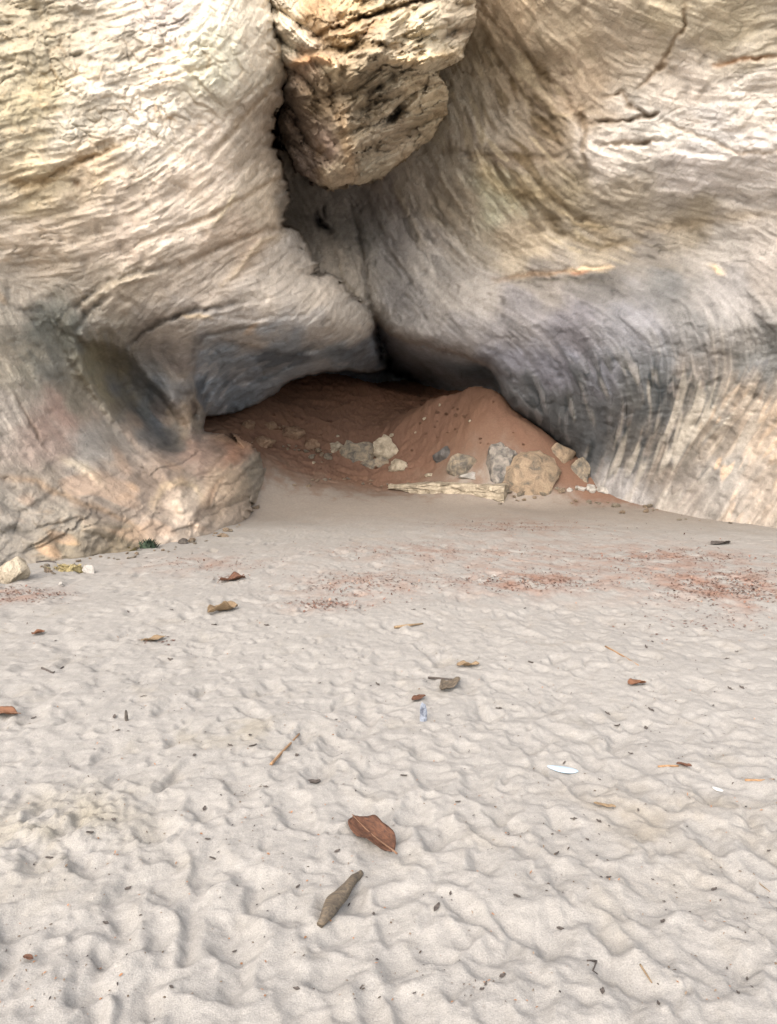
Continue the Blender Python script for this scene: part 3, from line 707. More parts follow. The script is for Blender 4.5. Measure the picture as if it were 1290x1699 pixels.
for x, y in [(-8, 9), (-5, 11), (-2, 11.5), (0, 11.5), (3, 11.5), (6, 12), (9, 11), (7, 13.5), (-7, 13)] + [(a, 12.5) for a in (-3, -1, 1, 3, 5)]: GC.append((x, y, 0.0))
for x in (-2.5, -1, 0.5, 2, 3.5, 5): GC.append((x, 13.4, 0.05))
for x, y, z in [(1.0, 19.3, 1.9), (0.6, 21, 2.1), (2.5, 20, 2.3), (0.3, 27, 3.0), (-6, 20, 2.0), (6, 18, 2.0), (-8, 28, 4), (8, 28, 4), (4.5, 16.5, 1.1)]: GC.append((x, y, z))


def axis(steps):
    out = [steps[0][0]]
    for a, b, d0, d1 in steps:
        x = a
        n = max(2, int(round((b - a) / ((d0 + d1) / 2))))
        w = np.linspace(d0, d1, n); w *= (b - a) / w.sum()
        out += list(a + np.cumsum(w))
    return np.array(out)
xh = axis([(0, 1.5, .0085, .0085), (1.5, 7.5, .0085, .045), (7.5, 20, .1, 1.0), (20, 500, 3, 90)])
gx = np.concatenate([-xh[:0:-1], xh])
gyv = axis([(-400, -8, 80, 2), (-8, 1.3, 1.0, .05), (1.3, 4, .009, .012), (4, 12, .012, .036), (12, 18, .028, .034), (18, 22, .04, .06), (22, 30, .06, .3), (30, 600, 3, 100)])
GX, GY = np.meshgrid(gx, gyv); GX = GX.astype(f32); GY = GY.astype(f32)
inner = sstep(11.0, 13.2, GY) * sstep(14, 10, np.abs(GX))
zz = tps([p[:2] for p in GC], [p[2] for p in GC], np.clip(GX, -9, 9), np.clip(GY, 9, 29), 5.0, 0.004)
GZ = inner * np.clip(zz, -0.2, 6)
near = sstep(14.5, 10.5, GY) * sstep(24, 12, np.abs(GX)) * sstep(-30, -5, GY)
zero = np.zeros_like(GX)
GZ = GZ + near * (0.05 * fbm(GX * .55, GY * .55, zero, 2) + 0.020 * fbm(GX * 2.3, GY * 1.6, zero + 3, 3))
# scuffed ridges, drawn out towards the cave
phi = np.radians(14)
ra = GX * math.cos(phi) + GY * math.sin(phi); rb = -GX * math.sin(phi) + GY * math.cos(phi)
wob = fbm(GX * 2.1, GY * 2.1, zero + 7, 3)
rid = gnoise(ra * 4.6 + wob * 1.5, rb * 1.7 + wob, zero + 2)
rid2 = gnoise(ra * 8.5 + wob * 2.0, rb * 4.2 - wob, zero + 12)
amp = 0.35 + 0.9 * sstep(-0.3, 0.35, fbm(GX * .8, GY * .8, zero + 41, 3))
GZ = GZ + near * amp * (0.008 * (0.4 - np.abs(rid)) * (0.3 + 0.7 * sstep(-0.6, 0.6, GX)) + 0.010 * (0.4 - np.abs(rid2)))
GZ = GZ + near * 0.008 * fbm(GX * 13, GY * 11, zero + 5, 4, 0.6)
def gpatch(u, v, ru, rv):
    dx_, dy_, dz_ = pixel_dir(u, v); k = -CAMZ / dz_
    x, y = float(dx_ * k), float(dy_ * k)
    sx = ru / FPX * y; sy = rv / (v - HZ) * y
    return np.exp(-((GX - x) / sx) ** 2 - ((GY - y) / sy) ** 2)
churn = gpatch(110, 1370, 150, 80)
GZ = GZ + churn * (0.055 * fbm(GX * 16, GY * 16, zero + 51, 4, 0.6) + 0.03)
# footprints and hollows
rs = np.random.default_rng(21)
dents = []
def visible_xy(n, y0, y1):
    y = y0 * (y1 / y0) ** rs.random(n)
    return (rs.random(n) * 2 - 1) * (0.62 * y + 0.5), y
xs_, ys_ = visible_xy(1400, 1.7, 11.5)
for x, y in zip(xs_, ys_):
    small = rs.random() < 0.6
    dents.append((x, y, rs.uniform(.035, .06) if small else rs.uniform(.05, .085), rs.uniform(.05, .09) if small else rs.uniform(.09, .19), rs.uniform(.008, .018) if small else rs.uniform(.016, .036), rs.normal(0.12, 0.4)))
xs_, ys_ = visible_xy(2200, 1.7, 11.5)
for x, y in zip(xs_, ys_): dents.append((x, y, rs.uniform(.022, .045), rs.uniform(.028, .06), rs.uniform(.006, .015), rs.normal(0.1, 0.5)))
for u, v, r, l, dp in [(365, 1565, .085, .11, .055), (135, 1650, .085, .10, .045), (250, 1470, .07, .08, .035), (355, 1455, .06, .07, .03), (250, 1560, .06, .09, .03), (305, 1575, .05, .09, .03), (170, 1580, .05, .05, .03), (255, 1650, .06, .08, .03), (480, 1520, .06, .08, .028), (920, 1570, .09, .13, .045), (800, 1440, .08, .12, .035), (540, 1615, .10, .08, .035), (660, 1600, .08, .12, .03),
                       (1075, 1480, .09, .14, .035), (1140, 1500, .09, .14, .035), (830, 1350, .08, .14, .035), (710, 1290, .09, .10, .035), (1250, 1330, .12, .12, .03), (1100, 1360, .10, .12, .03), (640, 1540, .06, .1, .03), (240, 1385, .07, .09, .05), (1010, 1620, .08, .14, .035), (1180, 1600, .08, .14, .035)]:
    yy = FPX * CAMZ / (v - HZ) * 1.0
    dx_, dy_, dz_ = pixel_dir(u, v); k = -CAMZ / dz_
    dents.append((float(dx_ * k), float(dy_ * k), r, l, dp, 0.15))
D = np.zeros_like(GZ)
wpx = 0.085 * fbm(GX * 5.5, GY * 5.5, zero + 31, 3); wpy = 0.085 * fbm(GX * 5.5, GY * 5.5, zero + 37, 3)
for x, y, rx, ry, dp, an in dents:
    R = max(rx, ry) * 1.7
    i0, i1 = np.searchsorted(gyv, [y - R, y + R]); j0, j1 = np.searchsorted(gx, [x - R, x + R])
    if i1 <= i0 or j1 <= j0: continue
    sx = GX[i0:i1, j0:j1] - x; sy = GY[i0:i1, j0:j1] - y
    c, s = math.cos(an), math.sin(an)
    sx = sx + wpx[i0:i1, j0:j1]; sy = sy + wpy[i0:i1, j0:j1]
    p = (sx * c + sy * s) / rx; q = (-sx * s + sy * c) / ry
    r = np.sqrt(p * p + q * q) + 0.2 * wob[i0:i1, j0:j1]
    r = r * (1 - np.clip((0.42 * q + 0.25 * p) / (r + 0.05), -.45, .45))
    prof = -sstep(1.05, 0.1, r) + 0.14 * np.exp(-((r - 1.15) / 0.25) ** 2)
    old = D[i0:i1, j0:j1]
    D[i0:i1, j0:j1] = np.where(prof < 0, np.minimum(old + dp * prof * 0.35, dp * prof), old + dp * prof * 0.6)
GZ = GZ + D * sstep(12.0, 9.0, GY)
cave_g = sstep(14.4, 15.7, GY + 0.5 * fbm(GX * 1.2, GY * 1.2, zero + 1, 3))
GZ = GZ + cave_g * sstep(34, 28, GY) * (0.11 * fbm(GX * 1.3, GY * 1.3, zero + 4, 5, 0.55) + 0.075 * fbm(GX * 4.5, GY * 4.5, zero + 4, 4, 0.55))
# tint
sandc = to_lin((135, 131, 125)); gc = np.broadcast_to(sandc, GX.shape + (3,)).astype(f32).copy()
def gmix(mask, c, k):
    global gc
    gc = gc + (to_lin(c) - gc) * (np.clip(mask, 0, 1) * k)[..., None]
pn = fbm(GX * 3.5, GY * 3.0, zero + 11, 4, 0.6)
gmix(gpatch(110, 1370, 130, 70) * sstep(-0.25, 0.3, pn + 0.1), (130, 123, 108), 0.8)
gmix(gpatch(1180, 1400, 170, 90) * sstep(-0.3, 0.4, pn), (124, 115, 101), 0.6)
gmix(gpatch(1020, 1330, 160, 60) * sstep(-0.3, 0.4, pn), (127, 118, 104), 0.4)
gmix(gpatch(550, 1640, 110, 50) * sstep(-0.2, 0.4, pn), (129, 122, 111), 0.4)
gmix(gpatch(420, 1215, 180, 30) * sstep(-0.1, 0.4, pn), (130, 122, 104), 0.4)
gmix(sstep(0.1, 0.45, pn) * near, (127, 120, 108), 0.3)
for u, v, ru, rv, k in [(880, 965, 120, 18, .6), (1200, 975, 110, 32, .7), (1120, 925, 110, 16, .45), (850, 870, 110, 14, .5), (600, 970, 110, 22, .4), (540, 1005, 60, 10, .5), (700, 915, 160, 16, .3), (340, 935, 110, 16, .3), (30, 985, 70, 14, .5), (1000, 930, 300, 45, .3)]:
    gmix(gpatch(u, v, ru, rv) * sstep(-0.3, 0.35, pn), (126, 98, 84), k * 1.55)
gmix(sstep(10.5, 13.8, GY + pn), (128, 118, 108), 0.8)  # sand painted darker towards the cave, standing in for less skylight
gmix(np.maximum(cave_g, sstep(14.6, 15.4, GY + 0.4 * np.maximum(0, GX - 1.2) + 0.6 * pn)), (110, 84, 70), 1.0)
gmix(sstep(14.0, 15.0, GY + pn * 1.6) * (1 - 0.9 * sstep(14.9, 15.9, GY + pn + 0.4 * np.maximum(0, GX - 1.2))), (112, 92, 78), 0.7)
dn = fbm(GX * .9, GY * .9, zero + 19, 4)
gmix(cave_g * sstep(-0.1, 0.4, dn), (112, 86, 70), 0.6)
gmix(cave_g * sstep(17.5, 20, GY), (160, 120, 98), 0.8)  # deep floor painted lighter where little light reaches
gc = np.clip(gc, 0.01, 0.8)
ground = grid_mesh('ground', np.stack([GX, GY, GZ], -1), mat_ground, gc)
tag(ground, 'pale trampled beach sand running up into the brown earth floor of the cave', 'ground', kind='structure')


def ground_z(x, y):
    i = int(np.clip(np.searchsorted(gyv, y) - 1, 0, len(gyv) - 2)); j = int(np.clip(np.searchsorted(gx, x) - 1, 0, len(gx) - 2))
    fy = (y - gyv[i]) / (gyv[i + 1] - gyv[i]); fx = (x - gx[j]) / (gx[j + 1] - gx[j])
    return float((GZ[i, j] * (1 - fx) + GZ[i, j + 1] * fx) * (1 - fy) + (GZ[i + 1, j] * (1 - fx) + GZ[i + 1, j + 1] * fx) * fy)


def on_ground(u, v):
    """the point of the ground seen at (u, v) of the survey"""
    dx, dy, dz = [float(a) for a in pixel_dir(u, v)]
    y = 1.4
    while y < 29:
        if CAMZ + dz / dy * y <= ground_z(dx / dy * y, y): break
        y += 0.02
    return dx / dy * y, y, ground_z(dx / dy * y, y)


# ------------------------------------------------------------------ loose rocks
m_pale = two_tone_mat('pale_rock', tuple(to_lin((138, 127, 110))), tuple(to_lin((194, 181, 160))), 7, 0.05)
m_tan = two_tone_mat('tan_rock', tuple(to_lin((104, 96, 86))), tuple(to_lin((162, 144, 122))), 5, 0.05, third=tuple(to_lin((146, 128, 108))))
m_grey = two_tone_mat('grey_rock', tuple(to_lin((96, 94, 92))), tuple(to_lin((160, 152, 142))), 7, 0.05)
m_greytan = two_tone_mat('grey_tan_rock', tuple(to_lin((96, 93, 88))), tuple(to_lin((160, 146, 126))), 7, 0.05)
m_dirt = two_tone_mat('earthy_rock', tuple(to_lin((104, 80, 66))), tuple(to_lin((140, 118, 98))), 7, 0.04)
m_white = two_tone_mat('white_rock', tuple(to_lin((130, 126, 120))), tuple(to_lin((172, 167, 160))), 8, 0.02)
m_dark = two_tone_mat('dark_stone', tuple(to_lin((58, 54, 50))), tuple(to_lin((92, 86, 80))), 14, 0.01)


def rock_mesh(sx, sy, sz, seed, cuts=9, rough=0.10, sub=4, angular=0.55):
    q = random.Random(seed)
    bm = bmesh.new()
    bmesh.ops.create_icosphere(bm, subdivisions=sub, radius=1.0)
    V = np.array([v.co[:] for v in bm.verts], float)
    for k in range(cuts):                                   # broken faces
        n = np.array([q.gauss(0, 1), q.gauss(0, 1), q.gauss(0, .8)]); n /= np.linalg.norm(n)
        h = q.uniform(0.5, 0.9)
        d = V @ n - h
        V -= np.where(d > 0, d, 0)[:, None] * n * (0.55 + angular * 0.45)
    o = seed * 3.7 % 50
    N = fbm(V[:, 0] * 1.6 + o, V[:, 1] * 1.6 - o, V[:, 2] * 1.6, 5, 0.55)
    N2 = fbm(V[:, 0] * 6 + o, V[:, 1] * 6, V[:, 2] * 6 - o, 3)
    V *= (1 + rough * 2.6 * N + rough * 1.1 * N2)[:, None]
    V *= np.array([sx, sy, sz])
    for v, c in zip(bm.verts, V): v.co = c
    return bm


def finish(bm, name, mat, loc, rot=(0, 0, 0), parent=None, angle=35):
    me = bpy.data.meshes.new(name)
    bm.normal_update()
    for f in bm.faces: f.smooth = True
    for e in bm.edges:
        if len(e.link_faces) == 2 and e.calc_face_angle(0) > math.radians(angle): e.smooth = False
    bm.to_mesh(me); bm.free()
    me.materials.append(mat)
    o = bpy.data.objects.new(name, me)
    C.objects.link(o)
    o.location = loc; o.rotation_euler = rot
    if parent: o.parent = parent
    return o


def rock(u, vb, w, h, mat, label, seed, deep=0.8, cuts=12, rough=0.10, rot=None, group=None, name='rock', cat='rock', sink=0.5, sub=4, lift=0.0, angular=0.55):
    """a loose rock whose foot stands where (u, vb) meets the ground, w by h as surveyed"""
    x, y, z = on_ground(u, vb)
    W, H = w / FPX * y, h / FPX * y
    yy = y + W * deep * 0.42
    zz = min(z, ground_z(x, yy)) if lift == 0 else z + lift
    sz = H * (1 + sink) / 2
    bm = rock_mesh(W / 2, W * deep / 2, sz, seed, cuts + 5, rough * 1.15, sub, .85)
    o = finish(bm, name, mat, (x, yy, z + H - sz), rot or (0, 0, random.Random(seed).uniform(-.3, .3)))
    tag(o, label, cat, group)
    return o


# the long slab on the sand before the cave
def slab():
    x0, y0, z0 = on_ground(646, 818); x1, y1, z1 = on_ground(850, 828)
    L = math.hypot(x1 - x0, y1 - y0)
    nx_, ny_, nz_ = 90, 18, 10
    bm = bmesh.new(); bmesh.ops.create_cube(bm, size=1)
    bmesh.ops.subdivide_edges(bm, edges=bm.edges[:], cuts=23, use_grid_fill=True)
    V = np.array([v.co[:] for v in bm.verts])
    t = V[:, 0] + .5
    taper = 0.12 + 0.88 * sstep(0.0, 0.45, t) ** 0.8
    th = 0.30 * (0.25 + 0.75 * sstep(0, 0.6, t))
    N = fbm(t * 14, V[:, 1] * 5, V[:, 2] * 3, 4, 0.6); N2 = fbm(t * 40, V[:, 1] * 14, V[:, 2] * 6, 3)
    X = t * L + 0.03 * N
    Yv = V[:, 1] * 0.85 * taper + 0.10 * N * taper + 0.03 * N2 - 0.06 * t
    Z = V[:, 2] * th + (0.07 * N + 0.045 * N2) * (0.35 + 0.65 * t) - 0.02 * t
    for v, a, b, c in zip(bm.verts, X, Yv, Z): v.co = (a, b, c)
    o = finish(bm, 'stone_slab', m_pale, (x0, y0 + 0.3, z0 + 0.10), (0, -math.atan2(z1 - z0, L), math.atan2(y1 - y0, x1 - x0) + .0))
    tag(o, 'long pale flat slab with a pointed left end lying before the cave', 'slab')
slab()
rock(592, 772, 112, 40, m_greytan, 'widest grey and cream jagged rock in the broken pile on the cave floor', 11, 0.7, 14, 0.16)
rock(640, 766, 62, 38, m_pale, 'upright pale rock at the back right of the broken pile on the cave floor', 12, 0.7, 14, 0.14)
rock(662, 785, 50, 22, m_pale, 'small pale rock at the front right end of the broken pile', 13, 0.8, 12, 0.14)
rock(626, 781, 84, 26, m_greytan, 'low cracked rock at the front of the broken pile on the cave floor', 14, 0.6, 14, 0.16)
rock(556, 752, 52, 20, m_pale, 'small cream rock at the far left end of the broken pile', 15, 0.8, 12, 0.15)
rock(735, 768, 36, 27, two_tone_mat('dark_grey_rock', tuple(to_lin((66, 64, 64))), tuple(to_lin((108, 104, 100))), 7, 0.04), 'dark grey rounded rock left of the faceted boulder', 21, 0.9, 5, 0.08)
rock(772, 787, 56, 46, m_greytan, 'faceted grey and tan boulder between the dark round rock and the big dome', 22, 0.9, 11, 0.10)
rock(790, 797, 76, 12, m_white, 'thin white stone lying flat at the foot of the faceted boulder', 23, 0.5, 10, 0.12)
rock(834, 806, 76, 66, m_grey, 'rough grey boulder leaning against the big tan dome', 24, 1.0, 10, 0.13)
rock(884, 815, 126, 66, m_tan, 'biggest boulder, a rounded tan dome at the right of the cave mouth', 128, 0.9, -3, 0.07, sink=1.1)
rock(936, 772, 58, 44, m_tan, 'rounded tan boulder behind the big dome at the foot of the right wall', 26, 0.9, 6, 0.08)
rock(968, 798, 46, 46, m_greytan, 'pale pointed rock against the dark right wall', 27, 0.9, 13, 0.13)
for u, v, w, h, sd_ in [(962, 816, 26, 12, 31), (984, 818, 30, 14, 32), (1006, 820, 34, 14, 33), (1030, 824, 20, 9, 34), (945, 818, 18, 8, 35), (1018, 812, 20, 10, 36)]:
    rock(u, v, w, h, m_white, 'small whitish stone in the row along the foot of the right wall', sd_, 0.9, 10, 0.12, group='whitish stones at the foot of the right wall', sub=3)
for u, v, w, h, lab, sd_ in [(432, 742, 44, 18, 'flat earthy rock on the slope beside the left ledge', 41), (446, 716, 46, 16, 'upper pale topped rock on the brown slope', 42), (482, 730, 58, 24, 'biggest earthy rock of the row on the brown slope', 43), (514, 748, 44, 18, 'lowest earthy rock at the right end of the row on the slope', 44), (410, 712, 34, 13, 'small earthy rock highest up the slope beside the ledge', 45)]:
    rock(u, v, w, h, m_dirt, lab, sd_, 0.8, 11, 0.16)
for u, v, w, h, sd_ in [(706, 697, 9, 5, 51), (730, 674, 6, 4, 52), (653, 726, 14, 6, 53), (560, 726, 8, 4, 54), (690, 720, 7, 4, 55), (780, 700, 8, 4, 56), (715, 792, 20, 6, 57), (520, 770, 10, 4, 58)]:
    rock(u, v, w, h, m_pale, 'tiny pale stone lying loose on the brown cave floor', sd_, 0.8, 8, 0.12, name='pebble', cat='pebble', group='pebbles on the cave floor', sub=3)
rock(10, 970, 66, 48, m_pale, 'cream boulder sunk in the sand at the left edge', 61, 0.9, 7, 0.09)
rock(304, 903, 20, 10, m_dark, 'small black stone on the sand beside the left ledge', 62, 0.8, 8, 0.1, name='stone', cat='stone', sub=3)
rock(374, 870, 18, 6, m_dark, 'flat dark stone at the foot of the ledge nearest the cave', 63, 0.8, 8, 0.1, name='stone', cat='stone', sub=3)
rock(146, 952, 24, 14, m_white, 'bright white angular stone on the sand near the yellow tuft', 64, 0.7, 10, 0.1, name='stone', cat='stone', sub=3)
rock(100, 972, 14, 6, m_white, 'small white chip among red leaf litter at the left', 65, 0.7, 10, 0.1, name='stone', cat='stone', sub=3)
rock(820, 958, 10, 4, m_white, 'tiny white chip at the edge of the rusty litter patch', 66, 0.7, 10, 0.1, name='stone', cat='stone', sub=3)

# chips of stone along the foot of the walls
q = random.Random(77)
FOOT = [[(20, 948), (150, 928), (250, 912), (330, 893), (400, 866), (436, 826)], [(950, 826), (1060, 838), (1150, 850), (1290, 866)], [(470, 800), (560, 790), (640, 800), (760, 800)], [(805, 812), (870, 818), (960, 806)], [(420, 728), (480, 738), (540, 752)]]
chips = []
for k in range(4):
    bm = rock_mesh(1, .8, .6, 200 + k, 14, .16, 3, .85)
    chips.append(finish(bm, 'stone_chip', m_tan if k % 2 else m_greytan, (0, 0, -5)))
k = 0
for line, n in zip(FOOT, (44, 26, 22, 24, 20)):
    for i in range(n):
        a = q.random() * (len(line) - 1); j = int(a); t = a - j
        u = line[j][0] + (line[j + 1][0] - line[j][0]) * t + q.gauss(0, 8); v = line[j][1] + (line[j + 1][1] - line[j][1]) * t + abs(q.gauss(0, 7)) + 1
        x, y, z = on_ground(u, v)
        sc = q.choice((2.2, 3, 3, 4, 5, 8)) / FPX * y
        o = chips[k] if k < 4 else chips[k % 4].copy()
        if k >= 4: C.objects.link(o)
        o.location = (x, y, z + sc * .2); o.rotation_euler = (q.uniform(-.4, .4), q.uniform(-.4, .4), q.uniform(0, 6.28)); o.scale = (sc * q.uniform(.8, 1.4), sc, sc * q.uniform(.7, 1.2))
        tag(o, 'small brownish stone chip lying loose at the foot of the rock', 'stone', 'stone chips along the foot of the rock')
        k += 1

# clods of earth on the slope inside the cave
clods = [finish(rock_mesh(1, .9, .7, 300 + k, 8, .18, 3, .7), 'earth_clod', two_tone_mat('clod_earth', tuple(to_lin((104, 78, 64))), tuple(to_lin((142, 112, 94))), 3, 0.1), (0, 0, -5)) for k in range(3)]
for k in range(70):
    u, v = (q.uniform(690, 880), q.uniform(655, 745)) if k % 2 else (q.uniform(450, 700), q.uniform(660, 780))
    x, y, z = on_ground(u, v)
    sc = q.choice((1.5, 2, 2, 2.5, 3, 4.5)) / FPX * y
    o = clods[k] if k < 3 else clods[k % 3].copy()
    if k >= 3: C.objects.link(o)
    o.location = (x, y, z + sc * .15); o.rotation_euler = (q.uniform(-.4, .4), q.uniform(-.4, .4), q.uniform(0, 6.28)); o.scale = (sc * q.uniform(.8, 1.5), sc, sc * q.uniform(.6, 1.0))
    tag(o, 'small clod of brown earth on the slope inside the cave', 'clod', 'earth clods on the cave floor')

# ------------------------------------------------------------------ tufts of weed at the foot of the left wall
def leafy_mat(name, ca, cb):
    m, n, b = new_mat(name, 0.8, 0.2)
    co = nd(n, 'ShaderNodeTexCoord').outputs['Object']
    f = noise_node(n, co, 30, 4)
    r = nd(n, 'ShaderNodeValToRGB')
    r.color_ramp.elements[0].position = .35; r.color_ramp.elements[0].color = (*ca, 1)
    r.color_ramp.elements[1].position = .65; r.color_ramp.elements[1].color = (*cb, 1)
    n.links.new(f, r.inputs[0]); n.links.new(r.outputs[0], b.inputs['Base Color'])
    return m
m_green = leafy_mat('weed_green', tuple(to_lin((26, 36, 28))), tuple(to_lin((58, 70, 54))))
m_yellow = leafy_mat('weed_yellow', tuple(to_lin((104, 94, 64))), tuple(to_lin((156, 142, 104))))


def tuft(u, v, w, h, n, mat, label, seed, name):
    q = random.Random(seed)
    x, y, z = on_ground(u, v)
    W, H = w / FPX * y, h / FPX * y
    vs_, fs_ = [], []
    for i in range(n):
        a = q.uniform(0, 6.283); rr = math.sqrt(q.random()) * .5
        bx, by = math.cos(a) * rr * W, math.sin(a) * rr * W * .6
        hh = H * q.uniform(.4, 1.1) * (1.1 - rr); ln = q.uniform(-.5, .5) * W * .5; wd_ = W * q.uniform(.02, .05)
        px, py = -math.sin(a) * wd_, math.cos(a) * wd_
        k = len(vs_)
        vs_ += [(bx - px, by - py, -.02), (bx + px, by + py, -.02), (bx + ln * .4 + px, by + py, hh * .6), (bx + ln * .4 - px, by - py, hh * .6), (bx + ln, by + q.uniform(-.1, .1) * W, hh)]
        fs_ += [(k, k + 1, k + 2, k + 3), (k + 3, k + 2, k + 4)]
    o = link_mesh(name, vs_, fs_, mat, smooth=False)
    o.location = (x, y + W * .2, z)
    tag(o, label, 'plant')
tuft(238, 910, 46, 18, 160, m_green, 'dark green weed clump at the foot of the left wall', 1, 'weed_tuft')
tuft(112, 948, 64, 12, 120, m_yellow, 'yellow dry weed tuft on the sand below the left wall', 2, 'weed_tuft')
tuft(190, 915, 80, 12, 120, m_yellow, 'straw coloured moss patch left of the dark green weed', 3, 'weed_tuft')

# ------------------------------------------------------------------ things washed up on the sand
def wood_mat(name, ca, cb, sc=30):
    m, n, b = new_mat(name, 0.75, 0.25)
    co = nd(n, 'ShaderNodeTexCoord').outputs['Object']
    f = noise_node(n, co, sc, 6, 0.65, 0.5, (1, 5, 5))
    r = nd(n, 'ShaderNodeValToRGB')
    r.color_ramp.elements[0].position = .3; r.color_ramp.elements[0].color = (*ca, 1)
    r.color_ramp.elements[1].position = .7; r.color_ramp.elements[1].color = (*cb, 1)
    n.links.new(f, r.inputs[0]); n.links.new(r.outputs[0], b.inputs['Base Color'])
    bp = nd(n, 'ShaderNodeBump', Strength=0.8, Distance=0.004)
    n.links.new(f, bp.inputs['Height']); n.links.new(bp.outputs[0], b.inputs['Normal'])
    return m
m_redleaf = wood_mat('red_brown_leaf', tuple(to_lin((44, 30, 24))), tuple(to_lin((98, 66, 48))), 26)
m_rib = wood_mat('leaf_rib', tuple(to_lin((92, 66, 50))), tuple(to_lin((120, 94, 74))), 40)
m_orange = wood_mat('orange_leaf', tuple(to_lin((84, 56, 40))), tuple(to_lin((112, 78, 56))), 30)
m_tanleaf = wood_mat('tan_leaf', tuple(to_lin((92, 76, 58))), tuple(to_lin((134, 114, 88))), 40)
m_drift = wood_mat('grey_driftwood', tuple(to_lin((56, 51, 46))), tuple(to_lin((104, 92, 76))), 20)
m_twig = wood_mat('brown_twig', tuple(to_lin((92, 72, 54))), tuple(to_lin((160, 126, 92))), 50)
m_darktwig = wood_mat('dark_twig', tuple(to_lin((42, 38, 36))), tuple(to_lin((86, 78, 72))), 50)


def ends(u0, v0, u1, v1):
    a, b = Vector(on_ground(u0, v0)), Vector(on_ground(u1, v1))
    return a, b


def frame_of(a, b):
    """matrix whose x axis runs along a to b on the sand"""
    x = (b - a).normalized(); up = Vector((0, 0, 1)); y = up.cross(x).normalized(); z = x.cross(y)
    return Matrix((x, y, z)).transposed().to_4x4()


def leaf(u0, v0, u1, v1, wr, mat, label, name='dead_leaf', rib=False, curl=0.5, tip=1.0, seed=1, lift=0.012, tilt=0.0, cat='leaf', group=None):
    a, b = ends(u0, v0, u1, v1)
    L = (b - a).length; W = L * wr
    n, m = 22, 12
    q = random.Random(seed)
    o1, o2 = q.uniform(0, 30), q.uniform(0, 30)
    top = []
    ii, jj = np.mgrid[0:n + 1, 0:m + 1]
    fb = fbm(ii * .28 + o1, jj * .4 + o2, ii * 0.0 + seed, 3, .6)
    for i in range(n + 1):
        t = i / n
        half = W / 2 * max(0.03, math.sin(math.pi * min(1, t ** 0.95)) ** 0.6) * (1 + .12 * math.sin(9 * t + o1))
        for j in range(m + 1):
            s_ = j / m * 2 - 1
            zc = curl * half * abs(s_) ** 1.7 * (0.8 + .5 * math.sin(7 * t + o2 + s_)) + .06 * L * (t - .5) ** 2 * 4 * .6
            zc += .012 * L * math.sin(14 * t + 3 * s_ + o1)
            zc += .045 * L * float(fb[i, j])
            top.append(((t - .5) * L, s_ * half * (1 - .18 * curl * abs(s_)), zc))
    N = len(top); th = .0016
    vs_ = top + [(x, y, z - th) for x, y, z in top]
    fs_ = []
    for i in range(n):
        for j in range(m):
            k = i * (m + 1) + j
            fs_.append((k, k + m + 1, k + m + 2, k + 1)); fs_.append((N + k, N + k + 1, N + k + m + 2, N + k + m + 1))
    for i in range(n):
        for j in (0, m):
            k = i * (m + 1) + j; f = (k, k + m + 1, N + k + m + 1, N + k)
            fs_.append(f if j == m else f[::-1])
    o = link_mesh(name, vs_, fs_, mat)
    M = frame_of(a, b)
    c = (a + b) / 2
    o.matrix_world = Matrix.Translation((c.x, c.y, max(c.z, ground_z(c.x, c.y)) + lift)) @ M @ Matrix.Rotation(tilt, 4, 'X')
    tag(o, label, cat, group)
    if rib:
        tube = []
        for i in range(13):
            t = i / 12 * 1.12 - .02
            tube.append(((t - .5) * L, 0, .06 * L * (min(t, 1) - .5) ** 2 * 2.4 + .003, L * .012 * (0.4 + .6 * t)))
        tube_mesh('midrib', tube, m_rib, o, 6)
    return o


def tube_mesh(name, pts, mat, parent=None, seg=8, rough=0.0, seed=0):
    """a tapering round bar through (x, y, z, radius) points, capped"""
    P_ = [Vector(p[:3]) for p in pts]
    vs_, fs_ = [], []
    for i, p in enumerate(P_):
        d = (P_[min(i + 1, len(P_) - 1)] - P_[max(i - 1, 0)]).normalized()
        s_ = d.cross(Vector((0, 0, 1)));  s_ = s_.normalized() if s_.length > 1e-4 else Vector((1, 0, 0))
        t_ = d.cross(s_)
        for k in range(seg):
            a = 2 * math.pi * k / seg
            r_ = pts[i][3]
            if rough: r_ *= 1 + rough * float(gnoise(np.array([i * .16 + seed]), np.array([math.cos(a) * 1.3]), np.array([math.sin(a) * 1.3]))[0])
            vs_.append(p + s_ * math.cos(a) * r_ + t_ * math.sin(a) * r_)
    n = len(P_)
    for i in range(n - 1):
        for k in range(seg):
            fs_.append((i * seg + k, i * seg + (k + 1) % seg, (i + 1) * seg + (k + 1) % seg, (i + 1) * seg + k))
    fs_.append(tuple(range(seg))[::-1]); fs_.append(tuple(range((n - 1) * seg, n * seg)))
    return link_mesh(name, vs_, fs_, mat, parent)


def stick(pix, r0, r1, mat, label, name='twig', cat='twig', rough=0.3, lift=0.6, seed=0, bulge=None, group=None, steps=5):
    pts = [Vector(on_ground(u, v)) for u, v in pix]
    out = []
    n = (len(pts) - 1) * steps
    base = pts[0].copy()
    for i in range(n + 1):
        f = i / steps; k = min(int(f), len(pts) - 2); t = f - k
        p = pts[k].lerp(pts[k + 1], t) - base
        g = i / n
        r_ = r0 + (r1 - r0) * g
        if bulge: r_ *= 1 + bulge * math.sin(math.pi * g) ** 1.5
        out.append((p.x, p.y, p.z + r_ * lift, r_))
    o = tube_mesh(name, out, mat, None, 10, rough, seed)
    o.location = base
    tag(o, label, cat, group)
    return o


